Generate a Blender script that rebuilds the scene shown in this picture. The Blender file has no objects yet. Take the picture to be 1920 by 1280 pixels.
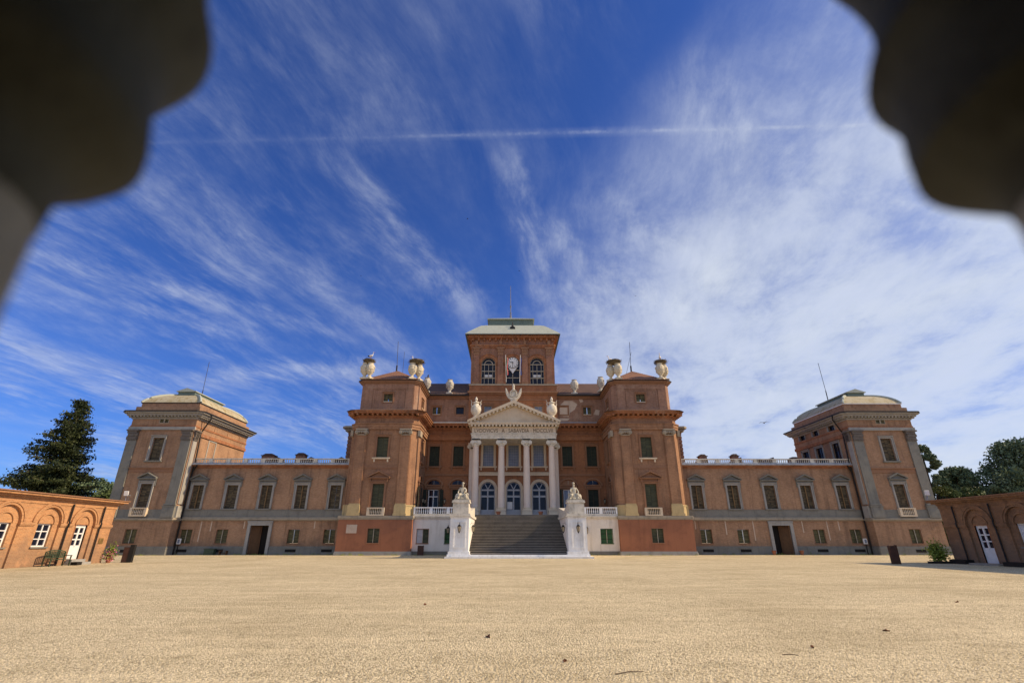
import bpy, bmesh, math, random
import numpy as np
from mathutils import Vector, Matrix
R = math.radians
sc = bpy.context.scene
COL = sc.collection
random.seed(7)
PI = math.pi

# ------------------------------------------------------------------ materials
def new_mat(name):
    m = bpy.data.materials.new(name); m.use_nodes = True
    nt = m.node_tree; nt.nodes.clear()
    out = nt.nodes.new('ShaderNodeOutputMaterial'); b = nt.nodes.new('ShaderNodeBsdfPrincipled')
    nt.links.new(b.outputs[0], out.inputs[0])
    return m, nt, b
def nd(nt, t, **k):
    n = nt.nodes.new(t)
    for a, v in k.items():
        if a.startswith('i_'):
            key = a[2:]
            key = int(key) if key.isdigit() else key.replace('_', ' ')
            n.inputs[key].default_value = v
        else: setattr(n, a, v)
    return n
def lk(nt, a, b): nt.links.new(a, b)
def mth(nt, op, a, b=None, c=None, clamp=False):
    n = nt.nodes.new('ShaderNodeMath'); n.operation = op; n.use_clamp = clamp
    for i, v in enumerate((a, b, c)):
        if v is None: continue
        if isinstance(v, (int, float)): n.inputs[i].default_value = v
        else: nt.links.new(v, n.inputs[i])
    return n.outputs[0]
def mixc(nt, f, a, b, mode='MIX'):
    n = nt.nodes.new('ShaderNodeMix'); n.data_type = 'RGBA'; n.blend_type = mode
    if isinstance(f, (int, float)): n.inputs[0].default_value = f
    else: nt.links.new(f, n.inputs[0])
    for i, v in ((6, a), (7, b)):
        if isinstance(v, (tuple, list)): n.inputs[i].default_value = (*v[:3], 1)
        else: nt.links.new(v, n.inputs[i])
    return n.outputs[2]
def maprange(nt, v, a, b, c=0., d=1., smooth=True):
    n = nt.nodes.new('ShaderNodeMapRange'); n.interpolation_type = 'SMOOTHSTEP' if smooth else 'LINEAR'
    n.inputs[1].default_value = a; n.inputs[2].default_value = b; n.inputs[3].default_value = c; n.inputs[4].default_value = d
    nt.links.new(v, n.inputs[0]); return n.outputs[0]
def noise(nt, vec, scale, detail=4, rough=.55, dist=0.):
    n = nt.nodes.new('ShaderNodeTexNoise'); n.inputs['Scale'].default_value = scale
    n.inputs['Detail'].default_value = detail; n.inputs['Roughness'].default_value = rough; n.inputs['Distortion'].default_value = dist
    nt.links.new(vec, n.inputs['Vector']); return n.outputs[0]
def pos(nt): return nt.nodes.new('ShaderNodeNewGeometry').outputs['Position']
def scaled(nt, v, s):
    n = nt.nodes.new('ShaderNodeVectorMath'); n.operation = 'MULTIPLY'; nt.links.new(v, n.inputs[0]); n.inputs[1].default_value = s
    return n.outputs[0]
def bump(nt, b, h, strength=.3, dist=.02):
    n = nt.nodes.new('ShaderNodeBump'); n.inputs['Strength'].default_value = strength; n.inputs['Distance'].default_value = dist
    nt.links.new(h, n.inputs['Height']); nt.links.new(n.outputs[0], b.inputs['Normal'])

def brick_mat(name, c1, c2, mortar, stain=(.12,.07,.05), stain_amt=.35, pale=None, pale_amt=0., bw=.26, bh=.085, var=.35, bmp=.25):
    m, nt, b = new_mat(name)
    P = pos(nt)
    s = nd(nt, 'ShaderNodeSeparateXYZ'); lk(nt, P, s.inputs[0])
    cmb = nd(nt, 'ShaderNodeCombineXYZ'); lk(nt, mth(nt, 'ADD', s.outputs[0], s.outputs[1]), cmb.inputs[0]); lk(nt, s.outputs[2], cmb.inputs[1])
    br = nd(nt, 'ShaderNodeTexBrick'); lk(nt, cmb.outputs[0], br.inputs['Vector'])
    br.inputs['Color1'].default_value = (*c1, 1); br.inputs['Color2'].default_value = (*c2, 1); br.inputs['Mortar'].default_value = (*mortar, 1)
    br.inputs['Scale'].default_value = 1; br.inputs['Mortar Size'].default_value = .012; br.inputs['Mortar Smooth'].default_value = .3
    br.inputs['Brick Width'].default_value = bw; br.inputs['Row Height'].default_value = bh; br.inputs['Bias'].default_value = -.1
    col = br.outputs[0]
    # speckle of single bricks, large patches, run-off streaks
    n1 = noise(nt, scaled(nt, P, (3.2, 3.2, 7)), 1, 3, .7)
    col = mixc(nt, mth(nt, 'MULTIPLY', maprange(nt, n1, .38, .75), var), col, tuple(x*1.55 for x in c1))
    n2 = noise(nt, P, .33, 5, .62)
    col = mixc(nt, mth(nt, 'MULTIPLY', maprange(nt, n2, .42, .7), stain_amt), col, stain)
    n3 = noise(nt, scaled(nt, P, (1.6, 1.6, .10)), 1, 5, .72)
    col = mixc(nt, mth(nt, 'MULTIPLY', maprange(nt, n3, .47, .70), stain_amt*1.25), col, tuple(x*.8 for x in stain))
    na = noise(nt, scaled(nt, P, (.9, .9, .5)), 1, 4, .7)
    wet = mth(nt, 'MULTIPLY', maprange(nt, mth(nt, 'ADD', s.outputs[2], mth(nt, 'MULTIPLY', na, -3.2)), .6, -.9), .5)
    col = mixc(nt, wet, col, (.17,.13,.10))
    nb2 = noise(nt, P, 1.5, 5, .7)
    col = mixc(nt, mth(nt, 'MULTIPLY', maprange(nt, nb2, .5, .72), .3), col, tuple(min(1, x*1.5+.03) for x in c1))
    if pale:
        n4 = noise(nt, scaled(nt, P, (.6, .6, .45)), 1, 5, .7)
        col = mixc(nt, mth(nt, 'MULTIPLY', maprange(nt, n4, .55, .68), pale_amt), col, pale)
    lk(nt, col, b.inputs['Base Color']); b.inputs['Roughness'].default_value = .92
    b.inputs['Specular IOR Level'].default_value = .2
    h = mth(nt, 'SUBTRACT', mth(nt, 'MULTIPLY', n1, .8), br.outputs['Fac'])
    bump(nt, b, h, bmp, .02)
    return m
def stone_mat(name, c, dark, amt=.5, sc_=.8, rough=.85, streak=.4, bmp=.2, fine=.25):
    m, nt, b = new_mat(name); P = pos(nt)
    n1 = noise(nt, P, sc_, 6, .68); n2 = noise(nt, P, 9, 4, .7)
    n3 = noise(nt, scaled(nt, P, (2.4, 2.4, .22)), 1, 4, .7)
    col = mixc(nt, mth(nt, 'MULTIPLY', maprange(nt, n1, .45, .72), amt), c, dark)
    col = mixc(nt, mth(nt, 'MULTIPLY', maprange(nt, n3, .5, .72), streak), col, tuple(x*.8 for x in dark))
    col = mixc(nt, mth(nt, 'MULTIPLY', maprange(nt, n2, .3, .7), fine), col, tuple(x*.6 for x in c))
    lk(nt, col, b.inputs['Base Color']); b.inputs['Roughness'].default_value = rough; b.inputs['Specular IOR Level'].default_value = .25
    bump(nt, b, n2, bmp, .02)
    return m
def plain_mat(name, c, rough=.6, metal=0., var=.2, scale=3., spec=.4):
    m, nt, b = new_mat(name); P = pos(nt)
    n1 = noise(nt, P, scale, 4, .6)
    lk(nt, mixc(nt, maprange(nt, n1, .3, .7), tuple(x*(1-var) for x in c), tuple(min(1, x*(1+var)) for x in c)), b.inputs['Base Color'])
    b.inputs['Roughness'].default_value = rough; b.inputs['Metallic'].default_value = metal; b.inputs['Specular IOR Level'].default_value = spec
    return m
def louvre_mat(name, ca, cb, rowh=.13, colw=.45):
    m, nt, b = new_mat(name); P = pos(nt)
    s = nd(nt, 'ShaderNodeSeparateXYZ'); lk(nt, P, s.inputs[0])
    xx = mth(nt, 'ADD', s.outputs[0], s.outputs[1])
    oi = nd(nt, 'ShaderNodeObjectInfo')
    cmb = nd(nt, 'ShaderNodeCombineXYZ')
    lk(nt, mth(nt, 'FLOOR', mth(nt, 'DIVIDE', xx, colw)), cmb.inputs[0]); lk(nt, mth(nt, 'FLOOR', mth(nt, 'DIVIDE', s.outputs[2], rowh)), cmb.inputs[1]); lk(nt, oi.outputs['Random'], cmb.inputs[2])
    wn = nd(nt, 'ShaderNodeTexWhiteNoise', noise_dimensions='3D'); lk(nt, cmb.outputs[0], wn.inputs['Vector'])
    f = mth(nt, 'POWER', wn.outputs['Value'], 1.6)
    n1 = noise(nt, scaled(nt, P, (2, 2, 6)), 1, 3)
    f = mth(nt, 'ADD', mth(nt, 'MULTIPLY', f, .75), mth(nt, 'MULTIPLY', maprange(nt, n1, .4, .7), .35), clamp=True)
    fr = mth(nt, 'FRACT', mth(nt, 'DIVIDE', s.outputs[2], rowh))
    col = mixc(nt, f, ca, cb)
    col = mixc(nt, maprange(nt, fr, .72, .95), col, tuple(x*.35 for x in ca))
    lk(nt, col, b.inputs['Base Color']); b.inputs['Roughness'].default_value = .75
    bump(nt, b, fr, .6, .03)
    return m
def glass_mat(name, c, rough=.08, spec=.5):
    m, nt, b = new_mat(name)
    n1 = noise(nt, pos(nt), 1.3, 2)
    lk(nt, mixc(nt, n1, tuple(x*.6 for x in c), tuple(x*1.4 for x in c)), b.inputs['Base Color'])
    b.inputs['Roughness'].default_value = rough; b.inputs['Specular IOR Level'].default_value = spec
    bump(nt, b, noise(nt, pos(nt), .9, 1), .08, .05)
    return m
def tile_mat(name, ca, cb, axis='X'):
    m, nt, b = new_mat(name); P = pos(nt)
    s = nd(nt, 'ShaderNodeSeparateXYZ'); lk(nt, P, s.inputs[0])
    xx = s.outputs[0]
    w = mth(nt, 'SINE', mth(nt, 'MULTIPLY', xx, 2*PI/.22))
    n1 = noise(nt, P, 4, 4, .7); n2 = noise(nt, P, .5, 4)
    col = mixc(nt, maprange(nt, n1, .3, .7), ca, cb)
    col = mixc(nt, mth(nt, 'MULTIPLY', maprange(nt, n2, .45, .7), .5), col, tuple(x*.4 for x in ca))
    col = mixc(nt, maprange(nt, w, -1, -.2, .6, 0), col, tuple(x*.25 for x in ca))
    lk(nt, col, b.inputs['Base Color']); b.inputs['Roughness'].default_value = .9
    bump(nt, b, w, .8, .05)
    return m
def foliage_mat(name, ca, cb, sc_=.6):
    m, nt, b = new_mat(name); P = pos(nt)
    n1 = noise(nt, P, sc_, 4, .7); n2 = noise(nt, P, 6, 2, .5)
    f = mth(nt, 'ADD', mth(nt, 'MULTIPLY', maprange(nt, n1, .35, .65), .6), mth(nt, 'MULTIPLY', maprange(nt, n2, .3, .7), .4))
    lk(nt, mixc(nt, f, ca, cb), b.inputs['Base Color']); b.inputs['Roughness'].default_value = .6; b.inputs['Specular IOR Level'].default_value = .25
    return m

M = {}
M['brick_wing'] = brick_mat('wing_brick', (.34,.20,.125), (.25,.145,.085), (.42,.28,.18), stain_amt=.38)
M['brick_tower'] = brick_mat('tower_brick', (.32,.172,.10), (.235,.12,.068), (.36,.225,.14), stain_amt=.42)
M['brick_attic'] = brick_mat('attic_brick', (.30,.165,.115), (.21,.105,.07), (.36,.25,.18), stain_amt=.3, pale=(.45,.34,.26), pale_amt=.35)
M['brick_recess'] = brick_mat('recess_brick', (.31,.135,.065), (.24,.10,.048), (.30,.165,.095), stain_amt=.3)
M['brick_dark'] = brick_mat('clock_tower_brick', (.31,.155,.105), (.22,.10,.065), (.30,.19,.14), stain_amt=.35, pale=(.4,.27,.2), pale_amt=.25)
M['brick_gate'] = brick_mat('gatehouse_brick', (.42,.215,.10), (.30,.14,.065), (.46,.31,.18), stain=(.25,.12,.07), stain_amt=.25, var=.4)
M['brick_shade'] = brick_mat('older brick', (.27,.14,.07), (.19,.095,.05), (.30,.2,.12), stain=(.12,.07,.045), stain_amt=.5, var=.4)  # copy of the gatehouse brick with shade painted in as darker colour
M['brick_red'] = brick_mat('moulded_brick', (.36,.15,.07), (.28,.10,.045), (.30,.17,.1), stain_amt=.4, pale=(.5,.36,.26), pale_amt=.3)
M['plaster_red'] = stone_mat('terracotta_plaster', (.33,.14,.08), (.22,.095,.06), .8, .5, .9, .4, .1, .15)
M['plaster_white'] = stone_mat('white_plaster', (.74,.70,.66), (.42,.37,.31), .3, .5, .9, .35, .1, .12)
M['white_stone'] = stone_mat('whitewashed_stone', (.82,.83,.84), (.5,.48,.44), .4, 1.6, .8, .45, .1, .1)
M['worn_white'] = stone_mat('weathered_white_stone', (.68,.64,.56), (.24,.21,.15), .6, 2.2, .85, .4, .3, .25)
M['cream'] = stone_mat('cream_stone', (.64,.54,.41), (.42,.29,.17), .4, .7, .85, .2, .1, .15)
M['cream_pink'] = stone_mat('pinkish_column_stone', (.68,.58,.50), (.54,.40,.32), .35, .9, .8, .2, .08, .12)
M['statue'] = stone_mat('weathered_statue_stone', (.58,.54,.44), (.13,.12,.09), .85, 3.5, .9, .6, .5, .4)
M['ochre'] = stone_mat('ochre_plinth_stone', (.50,.39,.21), (.33,.24,.12), .5, 1.5, .85, .2, .2, .2)
M['grey_stone'] = stone_mat('grey_stone', (.215,.21,.19), (.11,.11,.10), .5, 1.2, .85, .4, .2, .25)
M['grey_light'] = stone_mat('light_grey_stone', (.35,.34,.32), (.18,.17,.155), .4, 1.2, .85, .4, .2, .25)
M['string'] = stone_mat('string_course_stone', (.36,.31,.24), (.17,.15,.12), .5, 1.5, .85, .35, .2, .2)
M['brown_stone'] = stone_mat('brown_window_stone', (.30,.165,.10), (.18,.09,.05), .4, 1.2, .88, .3, .15, .2)
M['capital'] = stone_mat('capital_stone', (.38,.33,.26), (.16,.13,.1), .6, 3, .85, .3, .4, .35)
M['darkcap'] = stone_mat('dark_capital_stone', (.16,.14,.125), (.07,.06,.055), .6, 4, .85, .3, .4, .35)
M['urn_old'] = stone_mat('grey urn', (.52,.51,.47), (.18,.17,.15), .7, 3, .85, .5, .4, .35)
M['urn'] = stone_mat('urn_stone', (.60,.55,.44), (.30,.25,.16), .5, 2.5, .85, .3, .3, .25)
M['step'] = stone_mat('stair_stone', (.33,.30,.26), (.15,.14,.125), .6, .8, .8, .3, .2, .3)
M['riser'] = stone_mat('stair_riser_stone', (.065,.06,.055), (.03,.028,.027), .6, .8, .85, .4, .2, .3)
M['tile'] = tile_mat('roof_tiles', (.36,.17,.10), (.22,.12,.08))
M['tile_dark'] = tile_mat('dark_roof_tiles', (.16,.09,.07), (.10,.065,.055))
M['copper'] = stone_mat('patinated_copper', (.40,.44,.39), (.27,.28,.24), .4, 1.2, .6, .3, .1, .1)
M['copper_dark'] = stone_mat('dark_patinated_copper', (.14,.19,.17), (.08,.1,.09), .4, 1.2, .6, .3, .1, .1)
M['dome'] = stone_mat('mossy_lead_roof', (.42,.38,.27), (.25,.18,.05), .85, .7, .7, .8, .15, .15)
M['shut_wood'] = louvre_mat('weathered_wood_shutter', (.035,.028,.018), (.16,.12,.065))
M['shut_green'] = louvre_mat('green_shutter', (.035,.045,.028), (.095,.10,.055), .1, .9)
M['shut_olive'] = louvre_mat('olive_shutter', (.06,.06,.03), (.15,.135,.06), .12, .7)
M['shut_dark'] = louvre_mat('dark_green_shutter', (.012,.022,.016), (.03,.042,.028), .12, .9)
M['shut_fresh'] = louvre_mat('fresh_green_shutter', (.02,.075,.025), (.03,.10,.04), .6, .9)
M['glass'] = glass_mat('dark_glass', (.008,.01,.022), .06, .3)
M['glass_blue'] = glass_mat('curtained_glass', (.17,.21,.30), .3, .4)
M['white_paint'] = plain_mat('white_paint', (.72,.72,.72), .5, 0, .06)
M['grey_paint'] = plain_mat('grey_blue_paint', (.42,.44,.48), .5, 0, .1)
M['old_paint'] = plain_mat('old_beige_paint', (.38,.34,.27), .6, 0, .2)
M['iron'] = plain_mat('dark_iron', (.02,.018,.017), .5, .3, .3)
M['pole'] = plain_mat('grey_pole_metal', (.22,.22,.25), .4, .6, .1)
M['brass'] = plain_mat('old_brass', (.30,.2,.08), .45, .5, .3)
M['lamp_glass'] = plain_mat('lantern_glass', (.45,.38,.26), .25, 0, .2)
M['gutter'] = plain_mat('blue_grey_lead', (.34,.36,.40), .55, 0, .25)
M['wood_pale'] = stone_mat('pale wood', (.24,.15,.07), (.10,.065,.035), .5, 2, .7, .5, .2, .3)
M['brown_wood'] = stone_mat('old_brown_wood', (.13,.07,.035), (.05,.03,.02), .5, 2, .7, .5, .2, .3)
M['black'] = plain_mat('black_board', (.008,.008,.008), .6, 0, .2)
M['corten'] = plain_mat('brown_board', (.06,.026,.018), .7, 0, .2)
M['rust'] = plain_mat('terracotta_pot', (.32,.12,.06), .8, 0, .2)
M['bench'] = plain_mat('dark_green_bench_paint', (.035,.06,.035), .5, 0, .25)
M['nest'] = stone_mat('nest_twigs', (.16,.13,.09), (.05,.04,.03), .6, 8, .95, .3, .8, .5)
M['white_feather'] = plain_mat('white_feathers', (.75,.73,.7), .8, 0, .05)
M['black_feather'] = plain_mat('black_feathers', (.015,.015,.018), .7, 0, .1)
M['red_beak'] = plain_mat('red_beak', (.4,.05,.02), .5, 0, .1)
M['gold'] = plain_mat('gilt_letters', (.15,.10,.06), .6, 0, .2)
M['red_cloth'] = plain_mat('red_cloth', (.45,.03,.02), .8, 0, .1)
M['green_cloth'] = plain_mat('green_cloth', (.02,.16,.06), .8, 0, .1)
M['white_cloth'] = plain_mat('white_cloth', (.6,.6,.6), .8, 0, .1)
M['blue_cloth'] = plain_mat('blue_cloth', (.03,.05,.2), .8, 0, .1)
M['lit_shaft_stone'] = stone_mat('lit shaft stone', (.26,.26,.22), (.12,.11,.085), .6, 9, .9, .3, .4, .3)  # near stone with the shaft's lit tone put into its colour
M['shaded_near_stone'] = stone_mat('shade_darkened_stone', (.065,.068,.05), (.018,.018,.013), .6, 14, .9, .3, .4, .3)  # near stone with shade painted in, colour darkened for the unlit capitals
M['bark'] = stone_mat('bark', (.10,.07,.05), (.04,.03,.025), .5, 4, .95, .3, .5, .4)
M['leaf_conifer'] = foliage_mat('dark_conifer_needles', (.012,.024,.012), (.055,.070,.022), .5)
M['leaf_a'] = foliage_mat('broad_leaves', (.06,.10,.055), (.17,.23,.13), .4)
M['leaf_b'] = foliage_mat('pale_broad_leaves', (.05,.075,.02), (.11,.15,.05), .5)
M['leaf_shrub'] = foliage_mat('yellow_green_leaves', (.06,.10,.015), (.34,.40,.07), 2.)
M['petal'] = plain_mat('pink_petals', (.65,.16,.30), .8, 0, .4, 14)
M['dryleaf'] = plain_mat('dry_leaf', (.16,.055,.02), .8, 0, .4, 20)
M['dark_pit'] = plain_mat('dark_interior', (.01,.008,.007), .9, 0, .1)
M['pale_plaster'] = stone_mat('pale_exposed_plaster', (.56,.45,.36), (.36,.24,.17), .5, 1.5, .9, .2, .1, .15)

def gravel_mat():
    m, nt, b = new_mat('gravel'); P = pos(nt)
    v = nd(nt, 'ShaderNodeTexVoronoi', feature='F1'); v.inputs['Scale'].default_value = 46; lk(nt, P, v.inputs['Vector'])
    v2 = nd(nt, 'ShaderNodeTexVoronoi', feature='F1'); v2.inputs['Scale'].default_value = 26; lk(nt, P, v2.inputs['Vector'])
    sx = nd(nt, 'ShaderNodeSeparateColor'); lk(nt, v.outputs['Color'], sx.inputs[0])
    sx2 = nd(nt, 'ShaderNodeSeparateColor'); lk(nt, v2.outputs['Color'], sx2.inputs[0])
    col = mixc(nt, sx.outputs[0], (.31,.25,.14), (.90,.79,.54))
    col = mixc(nt, mth(nt, 'MULTIPLY', maprange(nt, sx2.outputs[1], .55, .95), .4), col, (.76,.64,.44))
    col = mixc(nt, mth(nt, 'MULTIPLY', maprange(nt, sx2.outputs[0], .72, 1.), .6), col, (.15,.11,.065))
    n1 = noise(nt, P, .22, 5, .6); n2 = noise(nt, scaled(nt, P, (.25, 1.3, 1)), 1, 4, .6); n3 = noise(nt, P, 2.2, 4, .65)
    col = mixc(nt, mth(nt, 'MULTIPLY', maprange(nt, n1, .4, .7), .5), col, (.37,.30,.175))
    col = mixc(nt, mth(nt, 'MULTIPLY', maprange(nt, n2, .45, .7), .35), col, (.84,.72,.48))
    col = mixc(nt, mth(nt, 'MULTIPLY', maprange(nt, n3, .5, .75), .5), col, (.26,.215,.12))
    lk(nt, col, b.inputs['Base Color']); b.inputs['Roughness'].default_value = .95; b.inputs['Specular IOR Level'].default_value = .15
    h = mth(nt, 'ADD', mth(nt, 'MULTIPLY', v.outputs['Distance'], -1.), mth(nt, 'MULTIPLY', v2.outputs['Distance'], -1.2))
    h = mth(nt, 'ADD', h, mth(nt, 'MULTIPLY', n3, .4))
    bump(nt, b, h, .8, .022)
    return m
M['gravel'] = gravel_mat()

# ------------------------------------------------------------------ mesh helpers
class MB:
    def __init__(s): s.v = []; s.f = []; s.mi = []; s.m = 0; s.T = None
    def add(s, vs, fs):
        n = len(s.v)
        if s.T: vs = [s.T(*p) for p in vs]
        s.v += [tuple(p) for p in vs]; s.f += [tuple(i+n for i in f) for f in fs]; s.mi += [s.m]*len(fs); return s
    def box(s, x0, x1, y0, y1, z0, z1):
        return s.add([(x0,y0,z0),(x1,y0,z0),(x1,y1,z0),(x0,y1,z0),(x0,y0,z1),(x1,y0,z1),(x1,y1,z1),(x0,y1,z1)],
              [(0,3,2,1),(4,5,6,7),(0,1,5,4),(1,2,6,5),(2,3,7,6),(3,0,4,7)])
    def quad(s, a, b, c, d): return s.add([a,b,c,d], [(0,1,2,3)])
    def prism(s, pts, z0, z1):            # polygon in xy, extruded in z
        n = len(pts)
        return s.add([(x,y,z0) for x,y in pts]+[(x,y,z1) for x,y in pts], [tuple(range(n))[::-1], tuple(range(n,2*n))]+[(i,(i+1)%n,(i+1)%n+n,i+n) for i in range(n)])
    def prism_xz(s, pts, y0, y1):
        n = len(pts)
        return s.add([(x,y0,z) for x,z in pts]+[(x,y1,z) for x,z in pts], [tuple(range(n)), tuple(range(n,2*n))[::-1]]+[(i,i+n,(i+1)%n+n,(i+1)%n) for i in range(n)])
    def loft(s, loops, cap=True):
        n = len(loops[0]); vs = [p for l in loops for p in l]; fs = []
        for k in range(len(loops)-1):
            for i in range(n): fs.append((k*n+i, k*n+(i+1)%n, (k+1)*n+(i+1)%n, (k+1)*n+i))
        if cap: fs.append(tuple(range(n))[::-1]); fs.append(tuple(range((len(loops)-1)*n, len(loops)*n)))
        return s.add(vs, fs)
    def lathe(s, cx, cy, prof, n=12, cap=True, sx=1., sy=1.):   # prof: (r, z)
        return s.loft([[(cx+sx*r*math.cos(2*PI*i/n), cy+sy*r*math.sin(2*PI*i/n), z) for i in range(n)] for r, z in prof], cap)
    def tube(s, pts, rads, n=6):
        loops = []
        for k, p in enumerate(pts):
            p = Vector(p); a = Vector(pts[max(k-1,0)]); b = Vector(pts[min(k+1,len(pts)-1)])
            d = (b-a).normalized(); u = d.orthogonal().normalized() if abs(d.z) < .9 else Vector((1,0,0)); w = d.cross(u).normalized(); u = w.cross(d)
            r = rads[k] if isinstance(rads, (list,tuple)) else rads
            loops.append([tuple(p+r*(math.cos(2*PI*i/n)*u+math.sin(2*PI*i/n)*w)) for i in range(n)])
        return s.loft(loops)
    def ellipsoid(s, c, r, n=10, m=6):
        cx,cy,cz = c
        return s.loft([[(cx+r[0]*math.sin(PI*(k+.5*(k==0)-.5*(k==m))/m)*math.cos(2*PI*i/n)*1., cy+r[1]*math.sin(PI*(k+.5*(k==0)-.5*(k==m))/m)*math.sin(2*PI*i/n), cz-r[2]*math.cos(PI*k/m)) for i in range(n)] for k in range(m+1)])
    def ring(s, cu, cz, r0, r1, y0, y1, a0=0., a1=PI, n=16):   # arch ring in xz plane
        o = [(cu+r1*math.cos(a0+(a1-a0)*i/n), cz+r1*math.sin(a0+(a1-a0)*i/n)) for i in range(n+1)]
        q = [(cu+r0*math.cos(a0+(a1-a0)*i/n), cz+r0*math.sin(a0+(a1-a0)*i/n)) for i in range(n+1)]
        for i in range(n): s.prism_xz([o[i], o[i+1], q[i+1], q[i]], y0, y1)
        return s
    def mesh(s, name, mat, smooth=False):
        me = bpy.data.meshes.new(name); me.from_pydata(s.v, [], s.f)
        for m in (mat if isinstance(mat, list) else [mat]): me.materials.append(M[m])
        if isinstance(mat, list): me.polygons.foreach_set('material_index', s.mi)
        bm = bmesh.new(); bm.from_mesh(me); bmesh.ops.recalc_face_normals(bm, faces=bm.faces)
        if smooth:
            for f in bm.faces: f.smooth = True
            for e in bm.edges:
                if len(e.link_faces) == 2 and e.calc_face_angle(0) > R(40): e.smooth = False
        bm.to_mesh(me); bm.free(); me.update()
        return me
    def build(s, name, mat, parent=None, smooth=False, **k):
        return link(name, s.mesh(name, mat, smooth), parent, **k)
WLOC = {}
def link(name, me, parent=None, loc=(0,0,0), rz=0.):
    """mesh given in world coordinates (or local to loc when loc is set)"""
    o = bpy.data.objects.new(name, me); COL.objects.link(o)
    if parent is None:
        o.location = loc; o.rotation_euler = (0,0,rz); WLOC[o.name] = Vector(loc)
    else:
        o.parent = parent; o.location = Vector(loc)-WLOC[parent.name]; o.rotation_euler = (0,0,rz); WLOC[o.name] = Vector(loc)
    return o
def sub(name, me, parent):              # sub-part whose mesh is local to its parent
    o = bpy.data.objects.new(name, me); COL.objects.link(o); o.parent = parent; return o
def tag(o, label=None, cat=None, group=None, kind=None):
    if label: o['label'] = label
    if cat: o['category'] = cat
    if group: o['group'] = group
    if kind: o['kind'] = kind
    return o
def thing(name, loc, label, cat, group=None, rz=0.):
    o = bpy.data.objects.new(name, None); COL.objects.link(o); o.location = loc; o.rotation_euler = (0,0,rz); o.empty_display_size = .5
    WLOC[o.name] = Vector(loc); return tag(o, label, cat, group)

def arcpts(uc, zs, r, h, n=12): return [(uc+r*math.cos(PI*i/n), zs+h*math.sin(PI*i/n)) for i in range(n+1)]
class Face:
    """a vertical wall plane: u to the right seen from outside, y into the wall"""
    def __init__(s, x0, y0, rz=0.):
        s.x0, s.y0, s.rz = x0, y0, R(rz); s.c, s.s = math.cos(s.rz), math.sin(s.rz); s.holes = []
    def T(s, u, y, z): return (s.x0+u*s.c-y*s.s, s.y0+u*s.s+y*s.c, z)
    def wall(s, mb, u0, u1, z0, z1, reveal=.3):
        hs = [h for h in s.holes if h[0]-h[2]/2 < u1 and h[0]+h[2]/2 > u0 and h[1] < z1-1e-4 and h[1]+h[3] > z0+1e-4]
        us = sorted({round(a, 4) for a in [u0, u1]+[e for h in hs for e in (h[0]-h[2]/2, h[0]+h[2]/2)] if u0-1e-4 <= a <= u1+1e-4})
        zs = sorted({round(a, 4) for a in [z0, z1]+[e for h in hs for e in (h[1], h[1]+h[3])] if z0-1e-4 <= a <= z1+1e-4})
        old = mb.T; mb.T = s.T
        for i in range(len(us)-1):
            for j in range(len(zs)-1):
                uc, zc = (us[i]+us[i+1])/2, (zs[j]+zs[j+1])/2
                if any(abs(uc-h[0]) < h[2]/2 and h[1] < zc < h[1]+h[3] for h in hs): continue
                mb.quad((us[i],0,zs[j]), (us[i+1],0,zs[j]), (us[i+1],0,zs[j+1]), (us[i],0,zs[j+1]))
        for (u, z, w, h, ah) in hs:
            a, b = u-w/2, u+w/2; t = z+h; zb, zt = max(z, z0), min(t, z1)
            sp = t-ah
            mb.quad((a,0,zb), (a,reveal,zb), (a,reveal,sp), (a,0,sp)); mb.quad((b,0,zb), (b,reveal,zb), (b,reveal,sp), (b,0,sp))
            if z >= z0: mb.quad((a,0,z), (b,0,z), (b,reveal,z), (a,reveal,z))
            if ah:
                ar = arcpts(u, sp, w/2, ah)
                for k in range(len(ar)-1):
                    p, q = ar[k], ar[k+1]
                    mb.quad((p[0],0,p[1]), (q[0],0,q[1]), (q[0],reveal,q[1]), (p[0],reveal,p[1]))
                    cx_ = b if (p[0]+q[0])/2 > u else a
                    mb.add([(cx_,0,t), (p[0],0,p[1]), (q[0],0,q[1])], [(0,1,2)])
            elif zt == t: mb.quad((a,0,t), (b,0,t), (b,reveal,t), (a,reveal,t))
        mb.T = old

# ------------------------------------------------------------------ windows
def mk_pediment(w, hz, z0, mat='grey_stone', proud=.16):
    """cornice + triangular hood, local; w half width, z0 bottom, hz height"""
    m = MB()
    m.box(-w, w, -proud, .03, z0, z0+.1)
    m.prism_xz([(-w*.93, z0+.1), (w*.93, z0+.1), (0, z0+hz-.16)], -proud*.4, .03)
    for sgn in (-1, 1):
        m.prism_xz([(sgn*(w+.04), z0+.102), (sgn*(w+.04), z0+.20), (0, z0+hz), (0, z0+hz-.13)], -proud-.06, .028)
    return m
def mk_leaf(x0, x1, h, mat, y=.12):
    y = y+.1 if y > 0 else y
    m = MB(); m.box(x0+.02, x1-.02, y, y+.05, .03, h-.02)
    for a, b in ((x0+.01, x0+.07), (x1-.07, x1-.01)): m.box(a, b, y-.02, y+.03, .02, h-.01)
    for z in (.02, h*.5, h-.1): m.box(x0+.071, x1-.071, y-.018, y+.03, z, z+.08)
    return m
def balus(mb, x0, x1, y, z0, z1, step=.24, r=.075, n=6):
    k = max(1, int(round((x1-x0)/step)))
    h = z1-z0
    for i in range(k):
        x = x0+(x1-x0)*(i+.5)/k
        mb.lathe(x, y, [(r*.75,z0),(r*.75,z0+h*.1),(r*.45,z0+h*.14),(r,z0+h*.36),(r*.5,z0+h*.72),(r*.45,z0+h*.84),(r*.75,z0+h*.9),(r*.75,z1)], n, False)
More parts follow.
